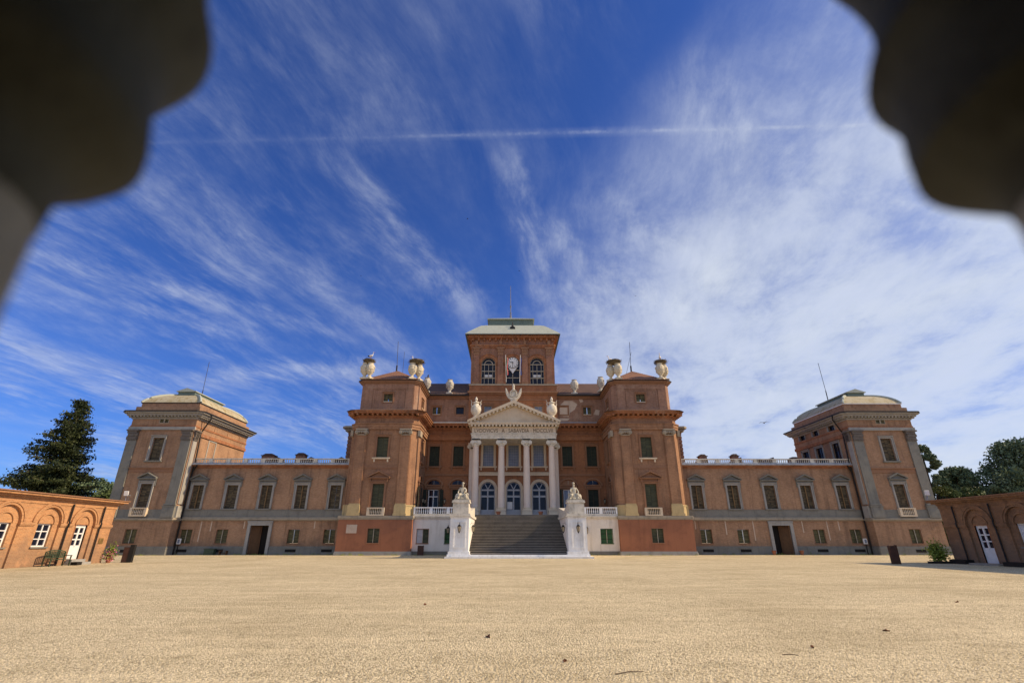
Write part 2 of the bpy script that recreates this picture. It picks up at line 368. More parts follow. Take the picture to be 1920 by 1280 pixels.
def mk_sill(w, mat, z=0., br=True, d=.28):
    m = MB(); m.box(-w, w, -d, .02, z-.14, z-.002)
    m.box(-w+.06, w-.06, -d+.08, .02, z-.2, z-.141)
    if br:
        for sg in (-1, 1):
            a = sg*(w-.28); m.prism([(a-.09,.02),(a-.09,-.2),(a+.09,-.2),(a+.09,.02)], z-.5, z-.201); m.lathe(a, -.1, [(.04,z-.58),(.07,z-.5)], 6)
    return m
CACHE = {}
def window_meshes(kind):
    if kind in CACHE: return CACHE[kind]
    L = []           # (name, mesh); first is the window itself
    def A(name, mb, mat, smooth=False): L.append((name, mb.mesh(name, mat, smooth)))
    def surround(w, h, t, proud, top=True, mat='grey_stone', bot=False):
        m = MB(); a = w/2
        m.box(-a-t, -a, -proud, .05, 0, h+(t if top else 0)); m.box(a, a+t, -proud, .05, 0, h+(t if top else 0))
        m.box(-a, a, -proud+.002, .05, h, h+t)
        m.box(-a-t-.001, -a-t+.06, -proud-.09, .04, 0, h+t); m.box(a+t-.06, a+t+.001, -proud-.09, .04, 0, h+t); m.box(-a-t-.04, a+t+.04, -proud-.13, .04, h+t+.001, h+t+.07)
        if bot: m.box(-a-t, a+t, -proud-.003, .05, -t, -.002)
        A('window', m, mat)
    def leaves(w, h, mat, y=.12, gap=.0):
        A('shutter', mk_leaf(-w/2, -gap/2, h, mat, y), mat); A('shutter', mk_leaf(gap/2, w/2, h, mat, y), mat)
    def glazing(w, h, nx, nz, fm, gm, y=.2, t=.05, b=.08):
        m = MB(); m.quad((-w/2, y+.04, 0), (w/2, y+.04, 0), (w/2, y+.04, h), (-w/2, y+.04, h)); A('pane', m, gm)
        m = MB(); m.box(-w/2, -w/2+b, y-.02, y+.03, 0, h); m.box(w/2-b, w/2, y-.02, y+.03, 0, h); m.box(-w/2+b, w/2-b, y-.02, y+.03, 0, b); m.box(-w/2+b, w/2-b, y-.02, y+.03, h-b, h)
        for i in range(1, nx): x = -w/2+w*i/nx; m.box(x-t/2, x+t/2, y-.015, y+.03, b, h-b)
        for j in range(1, nz): z = h*j/nz; m.box(-w/2+b, w/2-b, y-.012, y+.028, z-t/2, z+t/2)
        A('window_frame', m, fm)
    if kind in ('wing', 'wing_plain', 'pav_ped'):
        w, h = 1.36, 2.8
        surround(w, h, .25, .09, mat='grey_light')
        m = MB(); m.box(-.93, .93, -.11, .03, h+.25, h+.56)
        for sg in (-1, 1): m.box(sg*1.0-.07, sg*1.0+.07, -.13, .03, h-.25, h+.56)
        A('frieze', m, 'grey_stone')
        if kind == 'wing': m = MB(); m.box(-.045, .045, .06, .13, .03, h-.02); A('mullion', m, 'wood_pale')
        A('pediment', mk_pediment(1.12, .78, h+.56, proud=.4), 'grey_stone')
        leaves(w, h, 'shut_wood')
        A('sill', mk_sill(.98, 'grey_stone', 0, False, .2), 'grey_stone')
        if kind == 'pav_ped':
            m = MB(); m.box(-1.0, 1.0, -.42, -.16, -.98, -.82); m.box(-1.0, 1.0, -.42, -.16, -.1, .02)
            for sg in (-1, 1): m.box(sg*.86-.14, sg*.86+.14, -.4, -.02, -.82, -.1)
            balus(m, -.72, .72, -.29, -.82, -.1, .2); A('balustrade', m, 'cream')
    elif kind == 'pav_up':
        w, h = 1.42, 2.85
        surround(w, h, .24, .09, mat='grey_light'); leaves(w, h, 'shut_wood'); A('sill', mk_sill(1.08, 'grey_stone', 0, False, .24), 'grey_stone')
    elif kind in ('low', 'low_green', 'low_mixed', 'low_plain'):
        w, h = 1.38, 1.56
        mt = {'low': 'shut_olive', 'low_green': 'shut_fresh', 'low_mixed': 'shut_green', 'low_plain': 'shut_green'}[kind]
        m = MB(); m.box(-w/2-.08, w/2+.08, -.06, .2, -.09, -.002); m.box(-w/2-.05, -w/2, -.012, .05, 0, h+.05); m.box(w/2, w/2+.05, -.012, .05, 0, h+.05); m.box(-w/2, w/2, -.011, .05, h, h+.05)
        A('window', m, 'brown_stone' if kind != 'low_green' else 'shut_fresh')
        if kind == 'low_mixed': A('shutter', mk_leaf(-w/2, -.02, h, 'x', .02), 'grey_paint'); A('shutter', mk_leaf(.02, w/2, h, 'x', .1), mt)
        else: leaves(w, h, mt, .1, .04)
        m = MB(); m.box(-.035, .035, .07, .12, 0, h); A('mullion', m, 'old_paint')
    elif kind in ('tower_up', 'recess_up'):
        w, h = 1.42, 2.62 if kind == 'tower_up' else 2.8
        surround(w, h, .22, .08, mat='brown_stone')
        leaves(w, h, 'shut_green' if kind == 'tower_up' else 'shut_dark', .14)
        A('sill', mk_sill(1.12, 'cream', 0), 'cream' if kind == 'tower_up' else 'brown_stone')
    elif kind == 'tower_ped':
        w, h = 1.44, 3.7
        surround(w, h, .24, .08, mat='brown_stone')
        m = MB(); m.box(-.92, .92, -.08, .03, h+.24, h+.62)
        for sg in (-1, 1): m.box(sg*1.06-.1, sg*1.06+.1, -.2, .03, h+.2, h+.62); m.box(sg*1.02-.06, sg*1.02+.06, -.1, .03, h-.35, h+.2)
        A('frieze', m, 'brown_stone')
        A('pediment', mk_pediment(1.34, .88, h+.62, proud=.5), 'brown_stone')
        leaves(w, h, 'shut_green')
        m = MB(); m.box(-1.05, 1.05, -.4, -.12, 0, .14); m.box(-1.05, 1.05, -.4, -.12, .8, .92)
        for sg in (-1, 1): m.box(sg*.9-.15, sg*.9+.15, -.38, -.02, .14, .8)
        balus(m, -.75, .75, -.26, .14, .8, .21); A('balustrade', m, 'cream')
    elif kind in ('attic', 'attic_dark', 'attic_glazed'):
        w, h = 1.15, 1.05
        surround(w, h, .2, .06, mat='brown_stone', bot=True)
        if kind == 'attic_dark': glazing(w, h, 2, 1, 'iron', 'glass')
        elif kind == 'attic': leaves(w, h, 'shut_olive', .14, .05); m = MB(); m.box(-w/2, w/2, -.1, .1, -.08, 0.003); A('sill', m, 'cream')
        else: glazing(w, h, 2, 2, 'old_paint', 'glass_blue')
    elif kind == 'frieze_pair':
        m = MB(); m.box(-.62, .62, -.03, .03, -.06, -.001); m.box(-.06, .06, -.02, .1, 0, .52); m.box(-.62, -.56, -.02, .1, 0, .52); m.box(.56, .62, -.02, .1, 0, .52); m.box(-.62, .62, -.03, .03, .521, .58)
        A('window', m, 'old_paint')
        m = MB(); m.box(-.56, -.06, .12, .15, 0, .52); m.box(.06, .56, .12, .15, 0, .52); A('shutter', m, 'shut_olive')
    elif kind in ('side_low', 'side_high'):
        w, h = (1.5, 2.9) if kind == 'side_high' else (1.3, .95)
        surround(w, h, .2, .06, mat='grey_light'); glazing(w, h, 2, 3 if kind == 'side_high' else 1, 'iron', 'glass')
    elif kind in ('recess_door_open', 'recess_door_shut', 'recess_door_half'):
        w, h = 1.4, 3.55
        surround(w, h, .2, .08, mat='brown_stone')
        m = MB(); m.box(-1.0, 1.0, -.1, .03, h+.2, h+.5)
        for sg in (-1, 1): m.box(sg*1.08-.1, sg*1.08+.1, -.2, .03, h+.12, h+.52)
        m.box(-1.34, 1.34, -.26, .03, h+.52, h+.64)
        rr = (1.34**2+.9**2)/(2*.9); a = math.asin(1.34/rr)
        m.ring(0, h+.64+.9-rr, rr-.2, rr, -.26, .03, PI/2-a, PI/2+a, 14)
        A('pediment', m, 'brown_stone')
        r2 = .82
        m = MB(); ar = [(r2*math.cos(PI*i/12), h+.66+.55*math.sin(PI*i/12)) for i in range(13)]
        m.prism_xz(ar, -.02, .02); A('lunette', m, 'glass' if kind != 'recess_door_half' else 'brown_stone')
        m = MB(); m.box(-.025, .025, -.05, .0, h+.66, h+1.2); A('mullion', m, 'old_paint')
        if kind == 'recess_door_open':
            glazing(w, h, 2, 1, 'white_paint', 'glass', .15, .12, .1)
            m = MB(); m.box(-w/2+.1, w/2-.1, .12, .17, h*.72, h*.72+.14); A('transom', m, 'white_paint')
            for sg in (-1, 1):
                m = mk_leaf(sg*1.05-.35, sg*1.05+.35, h, 'x', -.16); A('shutter', m, 'shut_dark')
        elif kind == 'recess_door_half':
            glazing(w, h, 2, 1, 'white_paint', 'glass_blue', .15, .12, .1)
            A('shutter', mk_leaf(-w/2-.65, -w/2, h, 'x', -.16), 'shut_dark')
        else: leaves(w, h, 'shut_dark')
    elif kind == 'portico_up':
        w, h = 1.5, 2.96
        surround(w, h, .3, .12, mat='cream')
        A('sill', mk_sill(1.25, 'cream', 0), 'cream'); glazing(w, h, 6, 8, 'grey_paint', 'glass_blue', .15, .022, .05)
    elif kind == 'portico_door':
        w, h, sp = 1.96, 4.6, 3.6; r = .98
        m = MB(); m.box(-r-.3, -r, -.12, .05, 0, sp); m.box(r, r+.3, -.12, .05, 0, sp); m.ring(0, sp, r, r+.3, -.12, .05, 0, PI, 18)
        m.ring(0, sp, r+.24, r+.34, -.17, .03, 0, PI, 18); A('door_surround', m, 'cream')
        m = MB(); pts = [(-r, .9), (r, .9)]+arcpts(0, sp, r, r); m.prism_xz(pts, .3, .33); A('pane', m, 'glass')
        m = MB(); y0, y1 = .2, .28
        m.box(-r, -r+.11, y0, y1, 0, sp); m.box(r-.11, r, y0, y1, 0, sp); m.box(-.09, .09, y0, y1, 0, sp)
        m.box(-r+.11, r-.11, y0+.002, y1-.002, 0, .95); m.box(-r+.11, -.09, y0+.002, y1-.002, 2.55, 2.8); m.box(.09, r-.11, y0+.002, y1-.002, 2.55, 2.8)
        m.box(-r, r, y0-.04, y1, sp-.2, sp); m.ring(0, sp, r-.11, r, y0, y1, 0, PI, 16)
        for a in (R(60), R(120)):
            c, s_ = math.cos(a), math.sin(a); m.prism_xz([(.05*s_, sp-.05*c), (-.05*s_, sp+.05*c), ((r-.1)*c-.05*s_, sp+(r-.1)*s_+.05*c), ((r-.1)*c+.05*s_, sp+(r-.1)*s_-.05*c)], y0, y1-.01)
        A('door', m, 'grey_paint')
    elif kind == 'clock_tower_window':
        w, sp = 2.15, 3.28; r = w/2
        m = MB(); m.box(-r-.12, -r, -.05, .05, 0, sp); m.box(r, r+.12, -.05, .05, 0, sp); m.ring(0, sp, r, r+.42, -.1, .05, 0, PI, 16); m.ring(0, sp, r+.42, r+.52, -.18, .05, 0, PI, 16)
        A('window', m, 'brick_red')
        m = MB(); m.prism_xz([(-r, 0), (r, 0)]+arcpts(0, sp, r, r), .34, .37); A('pane', m, 'glass')
        m = MB(); y0, y1 = .24, .31
        for x in (-r, -.66, -.03, .62, r-.07): m.box(x, x+.07, y0, y1, 0, sp)
        for z in (0, 1.0, 2.1, sp-.1): m.box(-r, r, y0-.02, y1-.01, z, z+.13)
        m.ring(0, sp, .55, .66, y0, y1, 0, PI, 14); m.ring(0, sp, r-.07, r, y0, y1, 0, PI, 14); A('window_frame', m, 'old_paint')
        m = MB(); m.box(-.55, -.06, .3, .33, 1.25, 1.62); m.box(.06, .55, .3, .33, 1.25, 1.62); A('blind', m, 'white_cloth')
    elif kind == 'clock_window':
        w, sp = 2.15, 3.28; r = w/2
        m = MB(); m.box(-r-.12, -r, -.05, .05, 0, sp); m.box(r, r+.12, -.05, .05, 0, sp); m.ring(0, sp, r, r+.42, -.1, .05, 0, PI, 16); m.ring(0, sp, r+.42, r+.52, -.18, .05, 0, PI, 16)
        A('window', m, 'brick_red')
        m = MB(); m.prism_xz([(-r, 0), (r, 0)]+arcpts(0, sp, r, r), .34, .37); A('pane', m, 'glass')
        m = MB()
        for x in (-r, -.04, r-.07): m.box(x, x+.08, .24, .31, 0, 2.4)
        for z in (.0, 1.05, 2.3): m.box(-r, r, .22, .3, z, z+.12)
        A('window_frame', m, 'old_paint')
    CACHE[kind] = L
    return L
DIMS = {'wing':(1.36,2.8,0), 'wing_plain':(1.36,2.8,0), 'pav_ped':(1.36,2.8,0), 'pav_up':(1.42,2.85,0), 'low':(1.38,1.56,0), 'low_green':(1.38,1.56,0), 'low_mixed':(1.38,1.56,0), 'low_plain':(1.38,1.56,0),
 'tower_up':(1.42,2.62,0), 'recess_up':(1.42,2.8,0), 'tower_ped':(1.44,3.7,0), 'attic':(1.15,1.05,0), 'attic_dark':(1.15,1.05,0), 'attic_glazed':(1.15,1.05,0), 'frieze_pair':(1.24,.52,0),
 'side_low':(1.3,.95,0), 'side_high':(1.5,2.9,0), 'recess_door_open':(1.4,3.55,0), 'recess_door_shut':(1.4,3.55,0), 'recess_door_half':(1.4,3.55,0), 'portico_up':(1.5,2.96,0),
 'portico_door':(1.96,4.58,.98), 'clock_tower_window':(2.15,4.355,1.075), 'clock_window':(2.15,4.355,1.075)}
def put_win(face, kind, u, z, parent, part='window'):
    w, h, ah = DIMS[kind]; face.holes.append((u, z, w, h, ah))
    x, y, _ = face.T(u, 0, z)
    L = window_meshes(kind)
    o = link(part, L[0][1], parent, (x, y, z), face.rz)
    for n, me in L[1:]: sub(n, me, o)
    return o

# ------------------------------------------------------------------ ground
g = MB(); g.quad((-3000,-600,0), (3000,-600,0), (3000,4000,0), (-3000,4000,0))
tag(g.build('ground', 'gravel'), kind='structure')

# ------------------------------------------------------------------ the castle
castle = thing('castle', (0, 62, 0), 'huge terracotta brick castle with clock tower, columned portico and long wings behind the gravel court', 'castle')
def P(mb, name, mat, parent=castle, smooth=False): return mb.build(name, mat, parent, smooth)
def chrect(x0, x1, y0, y1, ch):
    if ch <= 0: return [(x0,y0),(x1,y0),(x1,y1),(x0,y1)]
    return [(x0+ch,y0),(x1-ch,y0),(x1,y0+ch),(x1,y1-ch),(x1-ch,y1),(x0+ch,y1),(x0,y1-ch),(x0,y0+ch)]
def slab(mb, x0, x1, y0, y1, ch, o, z0, z1): mb.prism(chrect(x0-o, x1+o, y0-o, y1+o, ch+o*.58), z0, z1)
def frus(mb, r0, ch0, z0, r1, ch1, z1):
    mb.loft([[(x,y,z0) for x,y in chrect(*r0, ch0)], [(x,y,z1) for x,y in chrect(*r1, ch1)]])
def modillions(mb, x0, x1, y0, y1, z0, z1, o, step=.62, w=.22, faces='FLR'):
    n = int((x1-x0)/step)
    if 'F' in faces:
        for i in range(n+1): x = x0+(x1-x0)*i/n; mb.box(x-w/2, x+w/2, y0-o, y0-.01, z0, z1)
    n = int((y1-y0)/step)
    for sd, X, s_ in (('L', x0, -1), ('R', x1, 1)):
        if sd in faces:
            for i in range(n+1):
                y = y0+(y1-y0)*i/n; a, b = sorted((X+s_*.01, X+s_*o)); mb.box(a, b, y-w/2, y+w/2, z0, z1)
def ionic(mb, x, y, z0, z1, w, d=.35, vol=True):
    """pilaster / column capital with two volutes, front at y"""
    h = z1-z0
    mb.box(x-w/2-.12, x+w/2+.12, y-d, y+.12, z1-h*.2, z1)
    mb.box(x-w/2-.02, x+w/2+.02, y-d*.7, y+.1, z0+h*.42, z1-h*.2-.001)
    mb.box(x-w/2+.02, x+w/2-.02, y-d*.45, y+.1, z0, z0+h*.16)
    for sg in (-1, 1):
        cx, cz, r = x+sg*(w/2-.02), z0+h*.46, h*.32
        for rr, yy in ((r, d*.9), (r*.62, d*1.0), (r*.28, d*1.1)):
            mb.prism_xz([(cx+rr*math.cos(2*PI*i/10), cz+rr*math.sin(2*PI*i/10)) for i in range(10)], y-yy, y+.08)
    for i in range(3): mb.ellipsoid((x+(i-1)*w*.2, y-d*.75, z0+h*.45), (.09,.1,h*.16), 6, 4)
def corinth(mb, x, y, z0, z1, w, d=.25):
    h = z1-z0; rnd = random.Random(int(x*10))
    mb.box(x-w/2, x+w/2, y-d*.5, y+.1, z0, z1-.18); mb.box(x-w/2-.16, x+w/2+.16, y-d-.12, y+.12, z1-.17, z1)
    mb.box(x-w/2-.05, x+w/2+.05, y-d*.7, y+.1, z0, z0+.1)
    for row in range(3):
        for i in range(5):
            xx = x-w/2+w*(i+.5*(row%2)+.25)/5; zz = z0+.12+row*h*.27
            mb.prism_xz([(xx-.11,zz),(xx+.11,zz),(xx+.13,zz+h*.2),(xx+.05,zz+h*.28),(xx-.05,zz+h*.28),(xx-.13,zz+h*.2)], y-d*(.75+.16*row), y+.05)

# ---- corner towers
def corner_tower(cx, sgn):
    """sgn=+1: inner side faces +X (left tower), -1: inner side faces -X"""
    Yb = 70.2; hw = 4.15; F = Face(0, 62.25); B = Face(0, 62.0)
    inner = Face(cx+sgn*hw, 0, 90*sgn)
    xb0, xb1 = cx-4.4, cx+4.4
    put_win(B, 'low_plain', cx-.1 if sgn > 0 else cx+.05, 1.35, castle)
    m = MB(); B.wall(m, xb0, xb1, .38, 4.0)
    m.box(xb0, xb0+.01, 62.001, Yb, .38, 4.0); m.box(xb1-.01, xb1, 62.001, Yb, .38, 4.0); P(m, 'base_wall', 'plaster_red')
    m = MB(); slab(m, xb0, xb1, 62, Yb, 0, .14, 0, .3); slab(m, xb0, xb1, 62, Yb, 0, .07, .3, .42); P(m, 'plinth', 'grey_light')
    m = MB(); slab(m, xb0, xb1, 62, Yb, 0, .04, 3.9, 4.05); slab(m, xb0, xb1, 62, Yb, 0, .14, 4.05, 4.2); slab(m, xb0, xb1, 62, Yb, 0, .1, 4.2, 4.35); P(m, 'string_course', 'string')
    wx = cx-.1 if sgn > 0 else cx-.15
    put_win(F, 'tower_ped', wx, 4.352, castle); put_win(F, 'tower_up', wx, 11.2, castle)
    su = 66.4*sgn
    put_win(inner, 'recess_door_shut' if sgn < 0 else 'recess_door_open', su, 4.5, castle, 'window'); put_win(inner, 'recess_up', su, 11.15, castle)
    m = MB(); F.wall(m, cx-hw+.75, cx+hw-.75, 4.35, 17.0)
    inner.wall(m, min(63.0*sgn, Yb*sgn), max(63.0*sgn, Yb*sgn), 4.35, 17.0)
    for s_ in (-1, 1):
        a, b = cx+s_*(hw-.75), cx+s_*hw
        m.quad((a,62.25,4.35), (b,63.0,4.35), (b,63.0,17.0), (a,62.25,17.0))
    ox = cx-sgn*hw; m.quad((ox,63.0,4.35), (ox,Yb,4.35), (ox,Yb,17.0), (ox,63.0,17.0))
    m.quad((cx-hw+.5,62.26,16.9), (cx+hw-.5,62.26,16.9), (cx+hw-.5,Yb,16.9), (cx-hw+.5,Yb,16.9))
    P(m, 'tower_wall', 'brick_tower')
    # pilasters with plinth and ionic capital
    for s_ in (-1, 1):
        px = cx+s_*2.78
        m = MB(); m.box(px-.6, px+.6, 62.0, 62.3, 5.75, 13.95); m.box(px-.68, px+.68, 62.12, 62.3, 5.72, 14.7); p = P(m, 'pilaster', 'brick_tower')
        m = MB(); m.box(px-.72, px+.72, 61.92, 62.3, 4.35, 5.45); m.box(px-.8, px+.8, 61.87, 62.3, 4.352, 4.6); m.box(px-.68, px+.68, 61.98, 62.3, 5.45, 5.6); m.box(px-.64, px+.64, 62.02, 62.3, 5.6, 5.76); P(m, 'plinth_block', 'ochre', p)
        ka, kb = cx+s_*(hw-.72), cx+s_*(hw+.07)
        m = MB(); m.prism([(ka,62.1),(kb,62.92),(kb,63.3),(ka,63.3)], 4.35, 5.45); m.prism([(ka,62.04),(kb+s_*.05,62.88),(kb+s_*.05,63.3),(ka,63.3)], 5.45, 5.6); P(m, 'corner_block', 'ochre', p)
        m = MB(); ionic(m, px, 62.05, 13.95, 14.75, 1.2, .45); P(m, 'capital', 'capital', p)
        # side return pilaster at the corner
        qx = cx+s_*hw
        m = MB(); m.box(min(qx, qx+s_*.14), max(qx, qx+s_*.14), 62.95, 64.1, 5.75, 13.95); p = P(m, 'pilaster', 'brick_tower')
        m = MB(); a = qx+s_*.2; m.box(min(qx,a), max(qx,a), 62.8, 64.2, 4.35, 5.6); P(m, 'plinth_block', 'ochre', p)
        m = MB(); a = qx+s_*.35; m.box(min(qx,a), max(qx,a), 62.8, 64.25, 14.0, 14.75)
        P(m, 'capital', 'capital', p)
    m = MB()
    for a, b in ((cx-2.1, wx-.95), (wx-.95, wx+.95), (wx+.95, cx+2.1)): m.box(a, b, 62.19, 62.3, 9.88, 9.98)
    m.box(cx-2.1, cx+2.1, 62.17, 62.3, 9.98, 10.08); m.box(cx-2.1, cx+2.1, 62.21, 62.3, 10.08, 10.3)
    P(m, 'string_course', 'brown_stone')
    # entablature and cornice
    X0, X1 = cx-hw, cx+hw
    m = MB(); slab(m, X0, X1, 62.25, Yb, .75, .2, 14.75, 15.05); slab(m, X0, X1, 62.25, Yb, .75, .26, 15.05, 15.4); slab(m, X0, X1, 62.25, Yb, .75, .36, 15.4, 15.52)
    P(m, 'architrave', 'brick_tower')
    m = MB(); slab(m, X0, X1, 62.25, Yb, .75, .12, 16.2, 16.38); slab(m, X0, X1, 62.25, Yb, .75, .3, 16.38, 16.5)
    modillions(m, X0, X1, 62.25, Yb, 16.5, 16.72, .72, .6, .24, 'FLR')
    slab(m, X0, X1, 62.25, Yb, .75, .85, 16.72, 16.92); slab(m, X0, X1, 62.25, Yb, .75, .97, 16.92, 17.06); P(m, 'cornice', 'brick_red')
    m = MB(); frus(m, (X0-1.0, X1+1.0, 61.25, Yb+1), .8, 17.06, (X0+.3, X1-.3, 62.6, Yb), .5, 17.5); P(m, 'cornice_roof', 'tile_dark')
    # attic
    A_ = Face(0, 62.75); put_win(A_, 'attic', wx, 18.55, castle)
    IA = Face(cx+sgn*3.8, 0, 90*sgn); put_win(IA, 'attic', su, 18.55, castle)
    m = MB(); A_.wall(m, cx-3.3, cx+3.3, 17.3, 21.1)
    IA.wall(m, min(63.25*sgn, Yb*sgn), max(63.25*sgn, Yb*sgn), 17.3, 21.1)
    for s_ in (-1, 1): m.quad((cx+s_*3.3,62.75,17.3), (cx+s_*3.8,63.25,17.3), (cx+s_*3.8,63.25,21.1), (cx+s_*3.3,62.75,21.1))
    ox = cx-sgn*3.8; m.quad((ox,63.25,17.3), (ox,Yb,17.3), (ox,Yb,21.1), (ox,63.25,21.1)); P(m, 'attic_wall', 'brick_attic')
    for yy in (63.6, 69.6):
        m = MB(); a, b = sorted((cx+sgn*3.75, cx+sgn*3.9)); m.box(a, b, yy-.4, yy+.4, 17.4, 20.75); P(m, 'attic_pilaster', 'brick_attic')
    m = MB()
    for s_ in (-1, 1): m.box(cx+s_*2.7-.5, cx+s_*2.7+.5, 62.66, 62.8, 17.4, 20.75)
    m.box(cx-3.25, cx+3.25, 62.63, 62.8, 20.3, 20.9); m.box(cx-2.0, cx+2.0, 62.69, 62.8, 20.12, 20.3)
    m.box(cx-2.1, cx-1.9, 62.7, 62.8, 17.9, 20.12); m.box(cx+1.9, cx+2.1, 62.7, 62.8, 17.9, 20.12)
    P(m, 'attic_panel_frame', 'brick_attic')
    m = MB(); slab(m, cx-3.8, cx+3.8, 62.75, Yb, .5, .14, 20.9, 21.08); slab(m, cx-3.8, cx+3.8, 62.75, Yb, .5, .32, 21.08, 21.22); slab(m, cx-3.8, cx+3.8, 62.75, Yb, .5, .45, 21.22, 21.34); P(m, 'eave_moulding', 'brown_stone')
    m = MB(); slab(m, cx-3.8, cx+3.8, 62.75, Yb, .5, .55, 21.34, 21.44); P(m, 'gutter', 'iron')
    m = MB(); base = [(x,y,21.44) for x,y in chrect(cx-4.3, cx+4.3, 62.25, 70.4, .7)]; n = len(base)
    m.add(base+[(cx,66.3,24.0)], [(i,(i+1)%n,n) for i in range(n)])
    for i in range(40): x = cx-3.7+7.4*i/39; m.lathe(x, 62.2, [(.07,21.42),(.085,21.5),(.05,21.56)], 6)
    P(m, 'roof', 'tile')
    m = MB(); rx = cx-.2 if sgn > 0 else cx-.1
    m.tube([(rx,66.3,23.9),(rx,66.3,24.8)], .11); m.tube([(rx,66.3,24.8),(rx-.15*sgn,66.3,28.5)], .035, 5)
    m.tube([(rx+.6*-sgn*-1,67.6,23.4),(rx+.6,67.6,27.4)], .025, 5)
    P(m, 'lightning_rod', 'iron')
corner_tower(-16.5, 1); corner_tower(16.95, -1)
m = MB(); m.box(-19.85, -18.6, 61.985, 61.999, 2.4, 3.35); P(m, 'wall_plaque', 'pale_plaster')

# ---- body behind the towers
m = MB(); m.box(-25.4, 26.0, 75.5, 92, 0, 17.2)
for i in range(28):
    z = 1+i*.58
    for X in (-25.45, 24.8): m.box(X, X+1.25, 75.38, 75.6, z, z+.42)
P(m, 'rear_block', 'brick_dark')
m = MB(); slab(m, -25.4, 26.0, 75.5, 92, 0, .5, 17.2, 17.6); slab(m, -25.4, 26.0, 75.5, 92, 0, .9, 17.6, 17.9); P(m, 'cornice', 'string')

# ---- recessed centre
C = Face(0, 69.8); XL, XR = -12.35, 12.8
for x, k in ((-10.95,'recess_door_open'), (-7.65,'recess_door_shut'), (7.55,'recess_door_half'), (10.95,'recess_door_shut')): put_win(C, k, x, 4.5, castle)
for x in (-11.1, -7.75, 7.6, 11.05): put_win(C, 'recess_up', x, 11.15, castle)
for x in (-3.52, .02, 3.55): put_win(C, 'portico_up', x, 11.16, castle); put_win(C, 'portico_door', x-.0, 4.5, castle, 'door_bay')
m = MB(); C.wall(m, XL, XR, 4.3, 17.0); P(m, 'recess_wall', 'brick_recess')
m = MB(); m.box(-13, 13.2, 62.9, 70.3, 4.1, 4.48); P(m, 'terrace', 'grey_light')
for a, b in ((XL, -5.7), (5.75, XR)):
    m = MB(); m.box(a, b, 69.66, 69.82, 10.0, 10.12); m.box(a, b, 69.7, 69.82, 9.86, 10.0); P(m, 'string_course', 'brown_stone')
m = MB(); m.box(-5.6, 5.65, 69.6, 69.82, 9.9, 10.28); m.box(-5.6, 5.65, 69.52, 69.82, 10.28, 10.36); P(m, 'portico_band', 'cream')
for a, b in ((XL, -5.4), (5.45, XR)):
    m = MB(); m.box(a, b, 69.5, 69.82, 14.75, 15.4); m.box(a, b, 69.4, 69.82, 15.4, 15.52); P(m, 'architrave', 'brick_recess')
    m = MB(); m.box(a, b, 69.6, 69.82, 16.2, 16.4); m.box(a, b, 69.45, 69.82, 16.4, 16.5); modillions(m, a, b, 69.8, 70, 16.5, 16.72, .75, .6, .24, 'F'); m.box(a, b, 68.95, 69.82, 16.72, 16.92); m.box(a, b, 68.82, 69.82, 16.92, 17.06); P(m, 'cornice', 'brick_red')
for a, b in ((XL, -6.4), (6.4, XR)): m = MB(); m.add([(a,68.78,17.07),(b,68.78,17.07),(b,70.05,17.5),(a,70.05,17.5)], [(0,1,2,3)]); P(m, 'cornice_roof', 'gutter')
CA = Face(0, 70.0)
for x, k in ((-11.2,'attic'), (-7.8,'attic_dark'), (7.35,'attic_dark'), (10.8,'attic')): put_win(CA, k, x, 18.6, castle)
for a, b in ((-13.4, -6.5), (6.4, 13.6)): m = MB(); CA.wall(m, a, b, 17.1, 21.3); P(m, 'attic_wall', 'brick_attic')
for pts in ([(6.6,18.3),(7.0,19.9),(7.6,20.6),(8.6,20.7),(9.3,20.2),(9.0,19.4),(8.4,18.9),(8.1,18.2)], [(9.6,20.9),(10.2,21.0),(10.4,20.5),(9.8,20.4)], [(11.7,18.5),(12.6,18.4),(12.7,19.2),(12.0,19.4)], [(6.6,17.5),(8.0,17.6),(8.3,18.0),(6.7,18.1)]):
    pts = [(x+.12*math.sin(i*5), z+.1*math.cos(i*7)) for i, (x, z) in enumerate(pts)]; m = MB(); m.prism_xz(pts, 69.985, 69.998); P(m, 'bare_plaster_patch', 'pale_plaster')
for a, b in ((-13.4, -6.5), (6.4, 13.6)): m = MB(); m.box(a, b, 69.8, 70.1, 20.9, 21.1); m.box(a, b, 69.6, 70.1, 21.1, 21.25); P(m, 'eave_moulding', 'brown_stone')
for a, b in ((-12.9, -6.5), (6.4, 13.2)): m = MB(); m.box(a, b, 69.25, 70.1, 21.25, 21.42); P(m, 'gutter', 'iron')
for a, b in ((-14.5, -6.3), (6.2, 14.7)): m = MB(); m.add([(a,69.3,21.43),(b,69.3,21.43),(b,76,25.1),(a,76,25.1),(b,76,21.4),(a,76,21.4)], [(0,1,2,3),(1,4,2),(0,3,5)]); P(m, 'roof', 'tile_dark')
